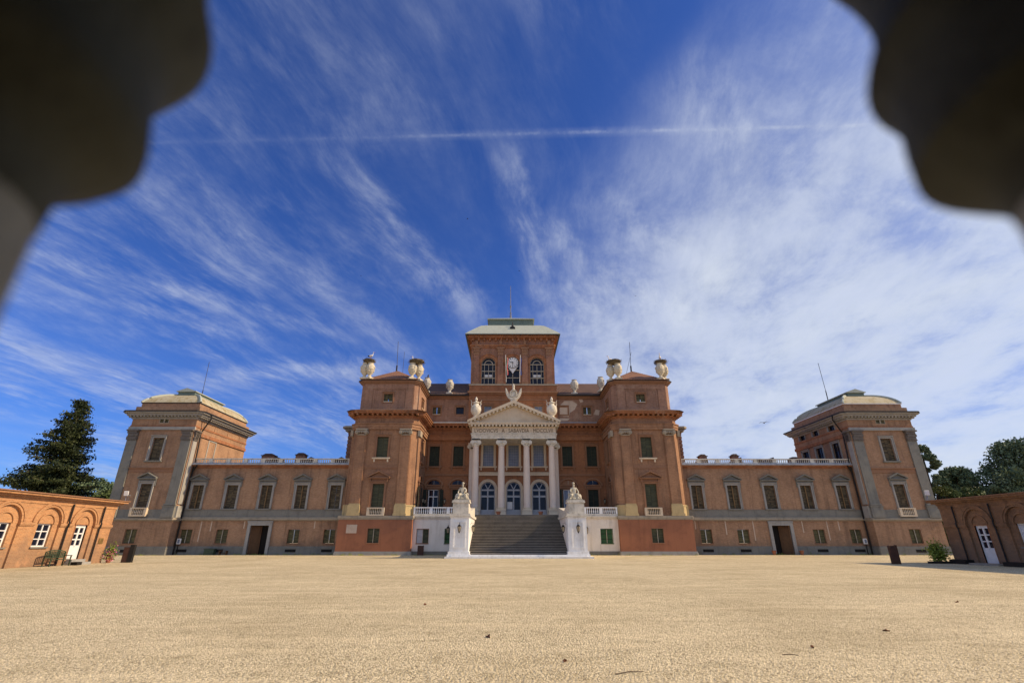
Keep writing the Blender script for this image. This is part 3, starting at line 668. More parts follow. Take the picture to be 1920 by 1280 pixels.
# centre bay attic and ledges under the clock tower
CB = Face(0, 69.5)
for x in (-3.7, 3.65): put_win(CB, 'attic_glazed', x, 18.7, castle)
m = MB(); CB.wall(m, -6.5, 6.4, 17.0, 21.4); m.quad((-6.5,69.5,17),( -6.5,71,17),(-6.5,71,21.4),(-6.5,69.5,21.4)); m.quad((6.4,69.5,17),(6.4,71,17),(6.4,71,21.4),(6.4,69.5,21.4)); P(m, 'centre_attic_wall', 'brick_recess')
m = MB(); m.box(-6.4, 6.3, 69.42, 69.6, 20.5, 20.65); m.box(-6.5, 6.4, 69.3, 71, 21.4, 21.6); m.box(-6.7, 6.6, 69.05, 71, 21.6, 21.85); m.box(-6.6, 6.5, 69.7, 71.2, 21.85, 22.0); P(m, 'ledge', 'brown_stone')
m = MB(); m.box(-6.55, 6.45, 70.1, 83, 22.0, 23.0); P(m, 'clock_tower_base', 'brick_recess')
m = MB(); m.box(-6.65, 6.55, 70.0, 83, 23.0, 23.22); P(m, 'ledge', 'string')

# ---- clock tower
T = Face(0, 71.0); tc = -.08; th = 6.4
for dx in (-3.72, 3.72): put_win(T, 'clock_tower_window', tc+dx, 23.45, castle)
cw = put_win(T, 'clock_window', tc, 23.45, castle)
m = MB(); T.wall(m, tc-th, tc+th, 23.22, 31.0, .4)
for s_ in (-1, 1): m.quad((tc+s_*th,71,23.22), (tc+s_*th,83.5,23.22), (tc+s_*th,83.5,31), (tc+s_*th,71,31))
m.quad((tc-th,83.5,23.22), (tc+th,83.5,23.22), (tc+th,83.5,31), (tc-th,83.5,31)); P(m, 'clock_tower_wall', 'brick_dark')
for dx in (-5.6, -1.88, 1.88, 5.6):
    px = tc+dx
    m = MB(); m.box(px-.42, px+.42, 70.78, 71.03, 23.75, 28.4); p = P(m, 'pilaster', 'brick_dark')
    m = MB(); m.box(px-.5, px+.5, 70.7, 71.03, 23.22, 23.8); P(m, 'plinth_block', 'brown_stone', p)
    m = MB(); m.box(px-.44, px+.44, 70.72, 71.03, 28.1, 28.5); m.box(px-.46, px+.46, 70.7, 71.02, 28.52, 28.9); m.box(px-.6, px+.6, 70.6, 71.03, 29.1, 29.35)
    for q in range(4): m.prism_xz([(px-.42+q*.24,28.55),(px-.3+q*.24,28.55),(px-.24+q*.24,29.1),(px-.48+q*.24,29.1)], 70.66, 71.0)
    P(m, 'capital', 'brown_stone', p)
X0, X1, Y0, Y1 = tc-th, tc+th, 71.0, 83.5
m = MB(); slab(m, X0, X1, Y0, Y1, 0, .14, 29.35, 29.6); slab(m, X0, X1, Y0, Y1, 0, .26, 29.6, 29.85)
for dx in (-5.6, -1.88, 1.88): m.box(tc+dx+.45, tc+dx+.8, 70.9, 71.02, 26.6, 26.8); m.box(tc+dx+3.72-.8, tc+dx+3.72-.45, 70.9, 71.02, 26.6, 26.8)
P(m, 'string_course', 'brick_red')
m = MB(); slab(m, X0, X1, Y0, Y1, 0, .08, 30.75, 30.9); modillions(m, X0+.2, X1-.2, Y0, Y1, 30.45, 30.9, .4, .86, .26, 'FLR')
slab(m, X0, X1, Y0, Y1, 0, .55, 30.9, 31.1); slab(m, X0, X1, Y0, Y1, 0, .75, 31.1, 31.3); P(m, 'cornice', 'brick_red')
m = MB()
for dx in (-5.6, -1.88, 1.88, 5.6): m.box(tc+dx-.2, tc+dx+.2, 70.62, 71.02, 29.85, 30.44)
P(m, 'bracket', 'brown_stone')
prof = [(.98,31.3,0),(.98,31.42,0),(.55,31.9,0),(-.1,32.55,0),(-.75,33.2,0),(-1.35,33.75,0),(-2.0,34.1,0),(-2.5,34.2,0)]
m = MB(); loops = []
for o_, z, _ in prof: loops.append([(x,y,z) for x,y in chrect(X0-o_, X1+o_, Y0-o_, Y1+o_, 0)])
m.loft(loops); P(m, 'roof', 'copper')
m = MB(); m.box(X0-1.0, X1+1.0, Y0-1.0, Y1+1, 31.24, 31.31); P(m, 'eave', 'iron')
m = MB(); m.box(-4.0, 3.35, 74, 80.6, 34.2, 35.55); P(m, 'lantern', 'copper_dark')
m = MB(); m.box(-4.25, 3.55, 73.75, 80.8, 35.55, 35.7); m.add([(-4.25,73.75,35.7),(3.55,73.75,35.7),(3.55,80.8,35.7),(-4.25,80.8,35.7),(-.35,77.3,37.4)], [(0,1,4),(1,2,4),(2,3,4),(3,0,4)]); P(m, 'lantern_roof', 'copper')
m = MB(); m.lathe(-.4, 77.3, [(.16,37.2),(.2,37.8),(.1,38),(.18,38.3),(.08,38.5),(.1,39.4),(.17,39.6),(.07,39.8),(.04,43.7)], 8); P(m, 'finial_pole', 'pole')
m = MB(); m.box(-.5, .3, 71.2, 73, 32.3, 33.05); m.lathe(-.1, 71.9, [(.2,33.0),(.3,33.3),(.12,33.6),(.05,34.2)], 8); P(m, 'roof_vent', 'iron')
# clock
m = MB(); zc = 26.93
m.prism_xz([(tc+.93*math.cos(2*PI*i/28), zc+.93*math.sin(2*PI*i/28)) for i in range(28)], 70.94, 71.2)
m.prism_xz([(tc-.86,zc-.5), (tc,zc-1.75), (tc+.86,zc-.5)], 70.97, 71.19); clk = P(m, 'clock', 'white_paint')
m = MB()
m.ring(tc, zc, .86, .93, 70.9, 70.938, 0, 2*PI, 28)
for i in range(12):
    a = 2*PI*i/12; c, s_ = math.cos(a), math.sin(a); w = .045
    m.prism_xz([(tc+.6*c-w*s_, zc+.6*s_+w*c), (tc+.6*c+w*s_, zc+.6*s_-w*c), (tc+.8*c+w*s_, zc+.8*s_-w*c), (tc+.8*c-w*s_, zc+.8*s_+w*c)], 70.915, 70.937)
P(m, 'dial_marks', 'iron', clk)
m = MB()
for a, l, w in ((R(165), .5, .05), (R(-90), .68, .04)):
    c, s_ = math.cos(a), math.sin(a)
    m.prism_xz([(tc-.12*c-w*s_, zc-.12*s_+w*c), (tc-.12*c+w*s_, zc-.12*s_-w*c), (tc+l*c+w*.4*s_, zc+l*s_-w*.4*c), (tc+l*c-w*.4*s_, zc+l*s_+w*.4*c)], 70.87, 70.9)
P(m, 'clock_hands', 'iron', clk)

# ---- portico
for x in (-5.05, -1.63, 1.72, 5.08):
    m = MB(); m.lathe(x, 66.0, [(.47,5.5),(.46,5.7),(.455,7.5),(.44,9.5),(.40,11.8),(.375,13.3)], 20); c_ = P(m, 'column', 'cream_pink', smooth=True)
    m = MB(); m.lathe(x, 66.0, [(.62,5.2),(.64,5.28),(.6,5.36),(.52,5.4),(.56,5.46),(.47,5.52)], 20); P(m, 'base', 'cream', c_, True)
    m = MB(); m.box(x-.6, x+.6, 65.4, 66.6, 4.6, 5.12); m.box(x-.66, x+.66, 65.34, 66.66, 4.48, 4.65); m.box(x-.66, x+.66, 65.34, 66.66, 5.1, 5.2); P(m, 'pedestal', 'cream', c_)
    m = MB(); m.lathe(x, 66.0, [(.38,13.25),(.46,13.36),(.40,13.42),(.5,13.7),(.52,13.85)], 16)
    ionic(m, x, 65.75, 13.3, 14.2, .95, .3); ionic(m, x, 66.2, 13.35, 14.2, .9, .2); m.box(x-.56, x+.56, 65.45, 66.55, 14.0, 14.2); P(m, 'capital', 'worn_white', c_)
for x in (-5.75, 5.85):
    m = MB(); m.box(x-.42, x+.42, 69.45, 69.82, 4.5, 13.4); p = P(m, 'pilaster', 'cream_pink'); m = MB(); ionic(m, x, 69.5, 13.4, 14.3, .95, .3); P(m, 'capital', 'worn_white', p)
PX0, PX1 = -5.62, 5.7
def pslab(m, o, z0, z1): m.box(PX0-o, PX1+o, 65.45-o, 69.81, z0, z1)
m = MB(); pslab(m, 0, 14.2, 14.5); pslab(m, .05, 14.5, 14.78); pslab(m, .14, 14.78, 14.9); P(m, 'architrave', 'worn_white')
m = MB(); pslab(m, -.02, 14.9, 15.72); fr = P(m, 'frieze', 'cream')
m = MB(); pslab(m, .08, 15.72, 15.82)
for i in range(25): x = PX0+(PX1-PX0)*i/24; m.box(x-.12, x+.12, 64.98, 65.4, 15.78, 16.0)
for i in range(8): 
    y = 65.5+i*.5
    m.box(PX0-.4, PX0, y-.09, y+.09, 15.82, 16.0); m.box(PX1, PX1+.4, y-.09, y+.09, 15.82, 16.0)
pslab(m, .45, 16.0, 16.16); pslab(m, .54, 16.16, 16.3); P(m, 'cornice', 'cream')
ax, az = .04, 19.35
m = MB(); m.prism_xz([(PX0-.1,16.3),(PX1+.1,16.3),(ax,18.95)], 65.55, 69.6); P(m, 'tympanum', 'cream')
m = MB()
for sg, xe in ((-1, PX0-.6), (1, PX1+.6)):
    sl = (az-16.5)/(ax-xe)
    m.prism_xz([(xe, 16.3), (xe, 16.62), (ax, az), (ax, az-.42)], 64.85, 69.5)
    m.prism_xz([(xe+.5*-sg, 16.36+.0), (xe-.5*sg, 16.5), (ax, az-.44), (ax, az-.62)], 65.3, 65.56)
    n = 12
    for i in range(1, n+1):
        x = xe+(ax-xe)*(i/(n+.5)); zz = 16.3+(az-.42-16.3)*(i/(n+.5)); m.box(x-.13, x+.13, 64.92, 65.54, zz-.26, zz+.06)
P(m, 'raking_cornice', 'cream')
# inscription
cu = bpy.data.curves.new('inscription', 'FONT'); cu.body = 'LVDOVICVS \u00b7 A \u00b7 SABAVDIA \u00b7 MDCCLVII'; cu.size = .72; cu.align_x = 'CENTER'; cu.extrude = .015; cu.offset = .0
to = bpy.data.objects.new('tmp', cu); COL.objects.link(to); dg = bpy.context.evaluated_depsgraph_get()
me = bpy.data.meshes.new_from_object(to.evaluated_get(dg)); bpy.data.objects.remove(to)
xs = [v.co.x for v in me.vertices]; ww = max(xs)-min(xs)
sx_ = 10.55/ww
for v in me.vertices: x, y, z = v.co; v.co = (x*sx_+.02, 65.46-z, 15.05+y*.98)
me.materials.clear(); me.materials.append(M['gold']); link('inscription', me, fr, (0,0,0))

# ---- staircase
scx, shw = .36, 4.96; nst = 27; Yf, Yt = 52.9, 62.9; zt = 4.48
pts = [(Yt+.5, 0), (Yt+.5, zt), (Yt, zt)]
m = MB()
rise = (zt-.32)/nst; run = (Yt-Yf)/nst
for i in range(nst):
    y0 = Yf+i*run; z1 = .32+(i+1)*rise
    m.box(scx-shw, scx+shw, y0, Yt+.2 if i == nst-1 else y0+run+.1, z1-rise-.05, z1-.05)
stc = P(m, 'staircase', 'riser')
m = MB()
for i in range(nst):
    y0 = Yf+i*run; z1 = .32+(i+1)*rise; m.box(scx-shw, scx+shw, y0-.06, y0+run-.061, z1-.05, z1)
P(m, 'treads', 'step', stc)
m = MB(); m.box(scx-7.2, scx+7.3, 51.6, 53.2, 0, .16); m.box(scx-6.6, scx+6.7, 52.0, 53.2, .16, .32); P(m, 'bottom_step', 'white_stone')
for sg in (-1, 1):
    xi = scx+sg*shw; xo = scx+sg*(shw+1.87)
    a, b = sorted((xi, xo))
    m = MB(); m.box(a, b, 52.3, 54.4, .3, 3.75); m.box(a-.12, b+.12, 52.2, 54.5, .18, .62); m.box(a-.2, b+.2, 52.1, 54.6, .161, .36)
    m.box(a-.05, b+.05, 52.24, 54.45, 3.75, 3.85)
    # raised panel frame on the front
    for x0, x1, z0, z1 in ((a+.3,a+.42,.9,3.4),(b-.42,b-.3,.9,3.4),(a+.42,b-.42,.9,1.02),(a+.42,b-.42,3.28,3.4)): m.box(x0, x1, 52.25, 52.32, z0, z1)
    ped = P(m, 'stair_pedestal', 'white_stone')
    m = MB(); m.box(a-.16, b+.16, 52.12, 54.6, 3.85, 3.97); m.box(a-.1, b+.1, 52.18, 54.55, 3.97, 4.15); P(m, 'cap', 'worn_white', ped)
    m = MB(); m.box(a+.15, b-.1, 52.5, 54.2, 4.15, 5.2); m.box(a+.05, b, 52.4, 54.3, 5.2, 5.33); m.box(a+.1, b-.05, 52.45, 54.25, 5.33, 5.45); P(m, 'upper_block', 'worn_white', ped)
    ca, cb = sorted((xi, xi+sg*1.0))
    m = MB(); m.box(ca, cb, 54.4, 63.2, 0, 3.85); P(m, 'cheek_wall', 'plaster_white')
    m = MB(); m.box(ca-.12, cb+.12, 54.6, 63.2, 3.85, 4.12)
    m.add([(x,y,z) for x in (ca+.1, cb-.1) for y, z in ((54.4,4.12),(54.4,4.95),(56.5,4.6),(63.0,5.3),(63.0,4.12))], [(0,1,2,3,4),(5,6,7,8,9),(0,1,6,5),(1,2,7,6),(2,3,8,7),(3,4,9,8)]); P(m, 'cheek_coping', 'worn_white')

# ---- white terrace walls with balustrade
W = Face(0, 62.7)
put_win(W, 'low_mixed', -10.9, 1.3, castle); put_win(W, 'low_green', -7.55, 1.3, castle); put_win(W, 'low_green', 11.1, 1.3, castle)
for a, b in ((-12.2, -5.5), (6.2, 12.6)):
    m = MB(); W.wall(m, a, b, .3, 4.05); P(m, 'terrace_wall', 'plaster_white')
    m = MB(); m.box(a, b, 62.62, 62.8, 0, .42); P(m, 'plinth', 'grey_stone')
for a, b in ((-12.15, -5.6), (6.3, 12.56)): m = MB(); m.box(a, b, 62.55, 63.0, 4.05, 4.2); m.box(a, b, 62.45, 63.0, 4.2, 4.36); m.box(a, b, 62.6, 63.0, 4.36, 4.6); P(m, 'coping', 'worn_white')
for a, b in ((-12.15, -5.9), (6.6, 12.56)):
    m = MB(); m.box(a, b, 62.62, 62.9, 5.24, 5.36)
    n = 3
    for i in range(n+1):
        x = a+(b-a)*i/n; m.box(max(a, x-.2), min(b, x+.2), 62.64, 62.88, 4.6, 5.24)
        if i < n: balus(m, x+.25, x+(b-a)/n-.25, 62.76, 4.6, 5.24, .26, .085)
    P(m, 'balustrade', 'white_stone')

# ---- wings
def wing(x0, x1, wins, door, lows, sgn):
    F = Face(0, 64.0)
    for i, x in enumerate(wins): put_win(F, 'wing_plain' if i in ((1, 4) if sgn < 0 else (2,)) else 'wing', x, 5.25, castle)
    for x in lows: put_win(F, 'low', x, 1.28, castle)
    F.holes.append((door, 0, 2.25, 3.3, 0))
    m = MB(); F.wall(m, x0, x1, 0, 10.5, .9); P(m, 'wing_wall', 'brick_wing')
    # stone dado, string course and plinth, left open at the door
    m = MB()
    seg = [(x0, door-1.54), (door+1.54, x1)]
    m.box(x0, x1, 63.93, 64.02, 4.25, 5.05); m.box(x0, x1, 63.9, 64.02, 5.05, 5.12); P(m, 'dado', 'grey_stone')
    m = MB(); m.box(x0, x1, 63.88, 64.02, 3.82, 3.95); m.box(x0, x1, 63.72, 64.02, 3.95, 4.1); m.box(x0, x1, 63.8, 64.02, 4.1, 4.25); P(m, 'string_course', 'string')
    for a, b in seg: m = MB(); m.box(a, b, 63.88, 64.02, 0, .72); m.box(a, b, 63.84, 64.02, .72, .8); m.box(a, b, 63.93, 64.02, .8, .95); P(m, 'plinth', 'grey_stone')
    for x in lows:
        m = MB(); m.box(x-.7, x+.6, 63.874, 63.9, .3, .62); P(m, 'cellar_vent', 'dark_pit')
    # pale vertical joints of the lower wall
    rnd = random.Random(int(x0)); m = MB(); x = x0+1
    while x < x1-1:
        if abs(x-door) > 1.8 and all(abs(x-l) > .95 for l in lows): m.box(x-.06, x+.06, 63.985, 64.001, 3.82-rnd.uniform(.6, 2.6), 3.82)
        x += rnd.uniform(1.2, 2.2)
    P(m, 'wall_joints', 'pale_plaster')
    # doorway
    m = MB(); a, b = door-1.125, door+1.125
    m.box(a-.36, a, 63.8, 64.1, 0, 3.66); m.box(b, b+.36, 63.8, 64.1, 0, 3.66); m.box(a, b, 63.802, 64.1, 3.3, 3.66); m.box(a-.42, b+.42, 63.74, 64.1, 3.66, 3.8); d = P(m, 'doorway', 'grey_light')
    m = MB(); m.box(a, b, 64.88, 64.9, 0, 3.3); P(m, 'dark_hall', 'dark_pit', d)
    dl = a if sgn < 0 else b
    m = MB(); s_ = 1 if sgn < 0 else -1
    for k, (p0, p1) in enumerate((((dl, 64.25), (dl+s_*1.05, 64.75)),)):
        for z0, z1, t in ((.03,3.25,.0),(.25,1.1,.03),(1.35,2.1,.03),(2.35,3.05,.03)):
            ux, uy = (p1[0]-p0[0]), (p1[1]-p0[1]); q = .0 if t == 0 else .12
            A0 = (p0[0]+ux*q, p0[1]+uy*q-t); A1 = (p1[0]-ux*q, p1[1]-uy*q-t); m.prism([A0, A1, (A1[0], A1[1]+.06), (A0[0], A0[1]+.06)], z0, z1)
    P(m, 'door', 'brown_wood', d)
    # roof edge and balustrade
    m = MB(); m.box(x0, x1, 63.85, 64.05, 10.15, 10.35); m.box(x0, x1, 63.6, 64.05, 10.35, 10.5); P(m, 'cornice', 'brick_red')
    m = MB(); m.box(x0, x1, 63.42, 64.1, 10.5, 10.62); m.box(x0, x1, 63.6, 64.1, 10.62, 10.78); P(m, 'coping', 'gutter')
    m = MB(); m.box(x0, x1, 63.66, 63.94, 11.2, 11.32); n = 9
    for i in range(n+1):
        x = x0+(x1-x0)*i/n; m.box(max(x0, x-.26), min(x1, x+.26), 63.68, 63.92, 10.78, 11.2)
        if i < n: balus(m, x+.3, x+(x1-x0)/n-.3, 63.8, 10.78, 11.2, .25, .075, 5)
    P(m, 'roof_balustrade', 'worn_white')
    m = MB(); m.quad((x0,64.05,10.7), (x1,64.05,10.7), (x1,75.4,11.2), (x0,75.4,11.2)); P(m, 'roof', 'tile_dark')
wing(-40.9, -20.9, (-39.6, -35.3, -31.0, -26.6, -22.35), -31.0, (-40.0+.15, -35.5, -26.8, -22.45), -1)
wing(21.3, 43.2, (23.05, 27.6, 32.25, 36.85, 41.4), 32.75, (23.5, 28.05, 37.35, 41.85), 1)
for (x, y, w, h) in ((-33.4,68,1.7,1.35), (-29.0,68,1.3,1.45), (25.9,68,1.0,1.3), (30.3,68,.9,1.35), (34.6,70,1.0,1.0), (39.0,69,1.2,1.1)):
    m = MB(); m.box(x-w/2, x+w/2, y-.4, y+.4, 10.7, 10.9+h); ch = P(m, 'chimney', 'brick_dark')
    m = MB(); m.box(x-w/2-.1, x+w/2+.1, y-.5, y+.5, 10.9+h, 11.0+h); m.prism_xz([(x-w/2,11+h),(x+w/2,11+h),(x+w/4,11.22+h),(x-w/4,11.22+h)], y-.35, y+.35); P(m, 'chimney_cap', 'tile_dark', ch)
for x in (-32.0, -27.5, -23.5, 24.7, 29.3, 33.6, 38.2):
    m = MB(); m.prism_xz([(x-1.3,10.75),(x+1.0,10.75),(x+.8,11.8)], 65.5, 68); P(m, 'roof_dormer', 'tile_dark')

# ---- end pavilions
def pavilion(cx, sgn):
    """sgn=+1 left pavilion, inner side faces +X"""
    hw = 4.15; X0, X1 = cx-hw, cx+hw; Y0, Y1 = 62.5, 75.4; F = Face(0, Y0); I = Face(cx+sgn*hw, 0, 90*sgn)
    wx = cx-.05 if sgn > 0 else cx+.15
    put_win(F, 'low', wx-.4*sgn, 1.28, castle); put_win(F, 'pav_ped', wx, 5.25, castle); put_win(F, 'pav_up', wx, 10.85, castle); put_win(F, 'frieze_pair', wx, 15.65, castle)
    if sgn < 0:
        for y in (65.9, 69.6, 73.0): put_win(I, 'side_high', -y, 10.8, castle); put_win(I, 'side_low', -y, 15.4, castle)
    m = MB(); F.wall(m, X0, X1, .0, 16.2)
    I.wall(m, min(Y0*sgn, Y1*sgn), max(Y0*sgn, Y1*sgn), 0, 16.2)
    ox = cx-sgn*hw; m.quad((ox,Y0,0), (ox,Y1,0), (ox,Y1,16.2), (ox,Y0,16.2)); m.quad((X0,Y1,0), (X1,Y1,0), (X1,Y1,16.2), (X0,Y1,16.2)); P(m, 'pavilion_wall', 'brick_wing')
    if sgn > 0:
        m = MB(); m.T = I.T; u = 66.9
        m.box(u-.95, u-.75, -.06, .02, 10.8, 13.9); m.box(u+.75, u+.95, -.06, .02, 10.8, 13.9); m.box(u-.95, u+.95, -.061, .02, 13.9, 14.1); P(m, 'blind_window_frame', 'grey_light')
        m = MB(); m.T = I.T
        for u in (65.9, 69.2, 72.4): m.box(u-.8, u+.8, -.05, .02, 16.0, 16.06); m.box(u+.8, u+.86, -.05, .02, 15.1, 16.06); m.box(u-.8, u+.8, -.04, .02, 15.04, 15.1)
        P(m, 'blind_panels', 'brown_stone')
    m = MB(); slab(m, X0, X1, Y0, Y1, 0, .12, 0, .72); slab(m, X0, X1, Y0, Y1, 0, .16, .72, .8); slab(m, X0, X1, Y0, Y1, 0, .07, .8, .95); P(m, 'plinth', 'grey_stone')
    m = MB(); m.box(wx-.4*sgn-.6, wx-.4*sgn+.6, 62.36, 62.4, .3, .6); P(m, 'cellar_vent', 'dark_pit')
    m = MB(); slab(m, X0, X1, Y0, Y1, 0, .1, 3.75, 3.88); slab(m, X0, X1, Y0, Y1, 0, .28, 3.88, 4.02); slab(m, X0, X1, Y0, Y1, 0, .18, 4.02, 4.15); P(m, 'string_course', 'string')
    m = MB(); slab(m, X0, X1, Y0, Y1, 0, .06, 4.15, 5.05); P(m, 'dado', 'grey_stone')
    for s_ in (-1, 1):
        px = cx+s_*(hw-.72)
        m = MB(); m.box(px-.6, px+.6, Y0-.16, Y0+.03, 5.7, 13.4); p = P(m, 'pilaster', 'grey_stone')
        m = MB(); m.box(px-.74, px+.74, Y0-.3, Y0+.03, 4.15, 5.4); m.box(px-.8, px+.8, Y0-.36, Y0+.02, 5.4, 5.5); m.box(px-.7, px+.7, Y0-.27, Y0+.02, 5.55, 5.72); P(m, 'plinth_block', 'grey_stone', p)
        m = MB(); corinth(m, px, Y0-.12, 13.4, 14.7, 1.2); P(m, 'capital', 'darkcap', p)
        if s_ == sgn:      # light stone return on the inner side
            a, b = sorted((cx+s_*hw, cx+s_*(hw+.13)))
            m = MB(); m.box(a, b, Y0+.1, Y0+.85, 5.7, 13.4); m.box(min(cx+s_*hw, cx+s_*(hw+.24)), max(cx+s_*hw, cx+s_*(hw+.24)), Y0+.02, Y0+.95, 4.15, 5.5); p = P(m, 'pilaster', 'grey_light')
            m = MB(); mm = Face(cx+s_*hw, 0, 90*s_); m.T = mm.T; corinth(m, s_*(Y0+.48), -.1, 13.4, 14.7, .75, .2); P(m, 'capital', 'darkcap', p)
    m = MB()
    m.box(X0+1.35, X1-1.35, Y0-.07, Y0+.02, 9.42, 9.52)
    m.box(X0+1.35, X1-1.35, Y0-.05, Y0+.02, 9.52, 9.9); m.box(X0+1.35, X1-1.35, Y0-.18, Y0+.02, 9.9, 10.0); P(m, 'string_course', 'brown_stone')
    m = MB(); m.box(X0-.1, X1+.1, Y0-.2, Y0+.02, 14.7, 15.1); P(m, 'architrave', 'grey_light')
    m = MB(); slab(m, X0, X1, Y0, Y1, 0, .07, 15.1, 15.3); a, b = sorted((cx+sgn*hw, cx+sgn*(hw+.16))); m.box(a, b, Y0+1, Y1, 14.1, 14.5); P(m, 'frieze_band', 'brick_red')
    m = MB(); slab(m, X0, X1, Y0, Y1, 0, .12, 16.1, 16.3); modillions(m, X0, X1, Y0, Y1, 16.3, 16.5, .55, .42, .2, 'FLR')
    slab(m, X0, X1, Y0, Y1, 0, .7, 16.5, 16.75); slab(m, X0, X1, Y0, Y1, 0, 1.0, 16.75, 16.9); P(m, 'cornice', 'grey_light')
    m = MB(); slab(m, X0, X1, Y0, Y1, 0, 1.15, 16.9, 17.02); P(m, 'gutter', 'iron')
    m = MB(); slab(m, X0, X1, Y0, Y1, 0, .0, 17.02, 17.75); slab(m, X0, X1, Y0, Y1, 0, -.35, 17.75, 18.3); P(m, 'attic_wall', 'brick_wing')
    m = MB(); slab(m, X0, X1, Y0, Y1, 0, -.25, 18.3, 18.4); P(m, 'roof_edge', 'iron' if sgn > 0 else 'white_stone')
    m = MB(); loops = []; n = 9
    for k in range(n+1):
        t = PI/2*k/n; e = .6*(1-math.cos(t))+.4*k/n; q = .65*math.sin(t)+.35*k/n
        ox, oy = .3+2.75*e, .3+3.0*e
        loops.append([(x,y,18.4+1.75*q) for x,y in chrect(X0+ox, X1-ox, Y0+oy, Y1-oy, 0)])
    m.loft(loops); dm = P(m, 'roof', 'dome')
    m = MB()
    for s_ in (-1, 1):
        for yy, sy in ((Y0, 1), (Y1, -1)):
            p_ = []
            for k in range(n+1):
                t = PI/2*k/n; e = .6*(1-math.cos(t))+.4*k/n; p_.append((cx+s_*(hw-.3-2.75*e), yy+sy*(.3+3.0*e), 18.43+1.75*(.65*math.sin(t)+.35*k/n)))
            m.tube(p_, .17, 6)
    P(m, 'roof_hips', 'copper', dm)
    m = MB(); m.box(cx-1.15, cx+1.15, 65.3, 72.4, 20.0, 20.55); P(m, 'lantern', 'copper_dark')
    m = MB(); m.box(cx-1.35, cx+1.35, 65.1, 72.6, 20.55, 20.65); m.prism_xz([(cx-1.35,20.65),(cx+1.35,20.65),(cx,21.1)], 65.15, 72.5); P(m, 'lantern_roof', 'copper')
    m = MB(); m.tube([(cx-.9,70,20.8),(cx-.9,70,22.2)], .07, 6); m.tube([(cx-.9,70,22.2),(cx-1.0,70,26.6)], .035, 5); P(m, 'lightning_rod', 'iron')
    ix = cx+sgn*(hw+.2)
    m = MB(); m.tube([(ix,63.75,0),(ix,63.75,10.2),(ix+.1*sgn,63.7,10.6),(ix-.05*sgn,63.7,14.6),(ix+.9*sgn,63.6,16.4),(ix+.9*sgn,63.5,16.9)], .09, 8); m.tube([(ix+.5*sgn,63.6,10.5),(ix,63.72,9.6)], .09, 8); P(m, 'drainpipe', 'iron')
    return
pavilion(-45.05, 1); pavilion(47.45, -1)

# ------------------------------------------------------------------ urns, nests, storks, statues
def copy_obj(o, loc, rz=0., s=1., label=None):
    c = o.copy(); COL.objects.link(c); c.location = loc; c.rotation_euler = (0,0,rz); c.scale = (s,s,s)
    if label: c['label'] = label
    for ch in o.children:
        d = ch.copy(); COL.objects.link(d); d.parent = c
    return c
m = MB(); m.box(-.45,.45,-.45,.45,0,.22); m.lathe(0, 0, [(.36,.22),(.3,.34),(.17,.5),(.2,.62),(.4,.85),(.54,1.15),(.56,1.3),(.6,1.34),(.6,1.4),(.54,1.44),(.56,1.75),(.5,1.98),(.38,2.08),(.34,2.2),(.42,2.3)], 14)
for a in range(4):
    c, s_ = math.cos(a*PI/2+.4), math.sin(a*PI/2+.4); m.ellipsoid((.52*c,.52*s_,1.65), (.14,.14,.2), 6, 5); m.ellipsoid((.5*c,.5*s_,1.1), (.1,.1,.12), 6, 4)
urn = m.build('stone_urn', 'urn', None, True, loc=(-20.05,62.6,21.5))
tag(urn, 'left stone urn of the pair on the outer corner of the left tower', 'urn', 'stone urns on the tower roofs')
for x, y, s, l in ((-19.3,62.45,1.,'right stone urn of the pair on the outer corner of the left tower'),
                 (-13.65,62.5,1.,'left stone urn of the pair on the inner corner of the left tower'),
                 (-12.85,63.2,1.,'right stone urn of the pair on the inner corner of the left tower'),
                 (13.2,63.2,1.,'left stone urn of the pair on the inner corner of the right tower'),
                 (14.05,62.5,1.,'right stone urn of the pair on the inner corner of the right tower'),
                 (19.75,62.45,1.,'left stone urn of the pair on the outer corner of the right tower'),
                 (20.45,63.0,1.,'right stone urn of the pair on the outer corner of the right tower')):
    copy_obj(urn, (x,y,21.5), x, s, l)
for x, y, z, l in ((-12.8,69.6,21.75,'grey urn with a bird on top, just behind the left tower roof'), (-9.45,69.9,21.55,'grey stone urn alone on the dark roof edge left of the clock tower'),
                   (9.1,69.9,21.55,'grey stone urn alone on the dark roof edge right of the clock tower'), (13.0,69.6,21.9,'grey urn peeping up just behind the inner edge of the right tower roof')):
    c = copy_obj(urn, (x,y,z), x, .98, l); c.material_slots[0].link = 'OBJECT'; c.material_slots[0].material = M['urn_old']; c['group'] = 'grey urns on the roof of the recessed centre'
# pediment urns
m = MB(); m.box(-.5,.5,-.4,.4,-.7,.0); m.lathe(0, 0, [(.45,0),(.5,.12),(.3,.3),(.32,.4),(.62,.7),(.74,1.05),(.74,1.4),(.6,1.8),(.42,2.0),(.34,2.15),(.48,2.3),(.44,2.42),(.2,2.5),(.12,2.62),(.22,2.8),(.16,3.0),(.05,3.25)], 14)
for sg in (-1, 1): m.tube([(sg*.55,0,1.75),(sg*.68,0,2.1),(sg*.6,0,2.4),(sg*.78,0,2.75)], [.09,.07,.06,.03], 6)
for i in range(5): m.ellipsoid((.6*math.cos(PI+i*PI/4), .6*math.sin(PI+i*PI/4), 1.6), (.13,.13,.22), 6, 5)
pu = m.build('handled_urn', 'worn_white', None, True, loc=(-5.15,65.7,17.0))
tag(pu, 'white handled urn on the left slope of the portico pediment', 'urn', 'white urns on the pediment'); pu.scale = (.97,.97,.93)
c = copy_obj(pu, (5.25,65.7,17.0), PI, .97, 'white handled urn on the right slope of the portico pediment'); c.scale = (.97,.97,.93)
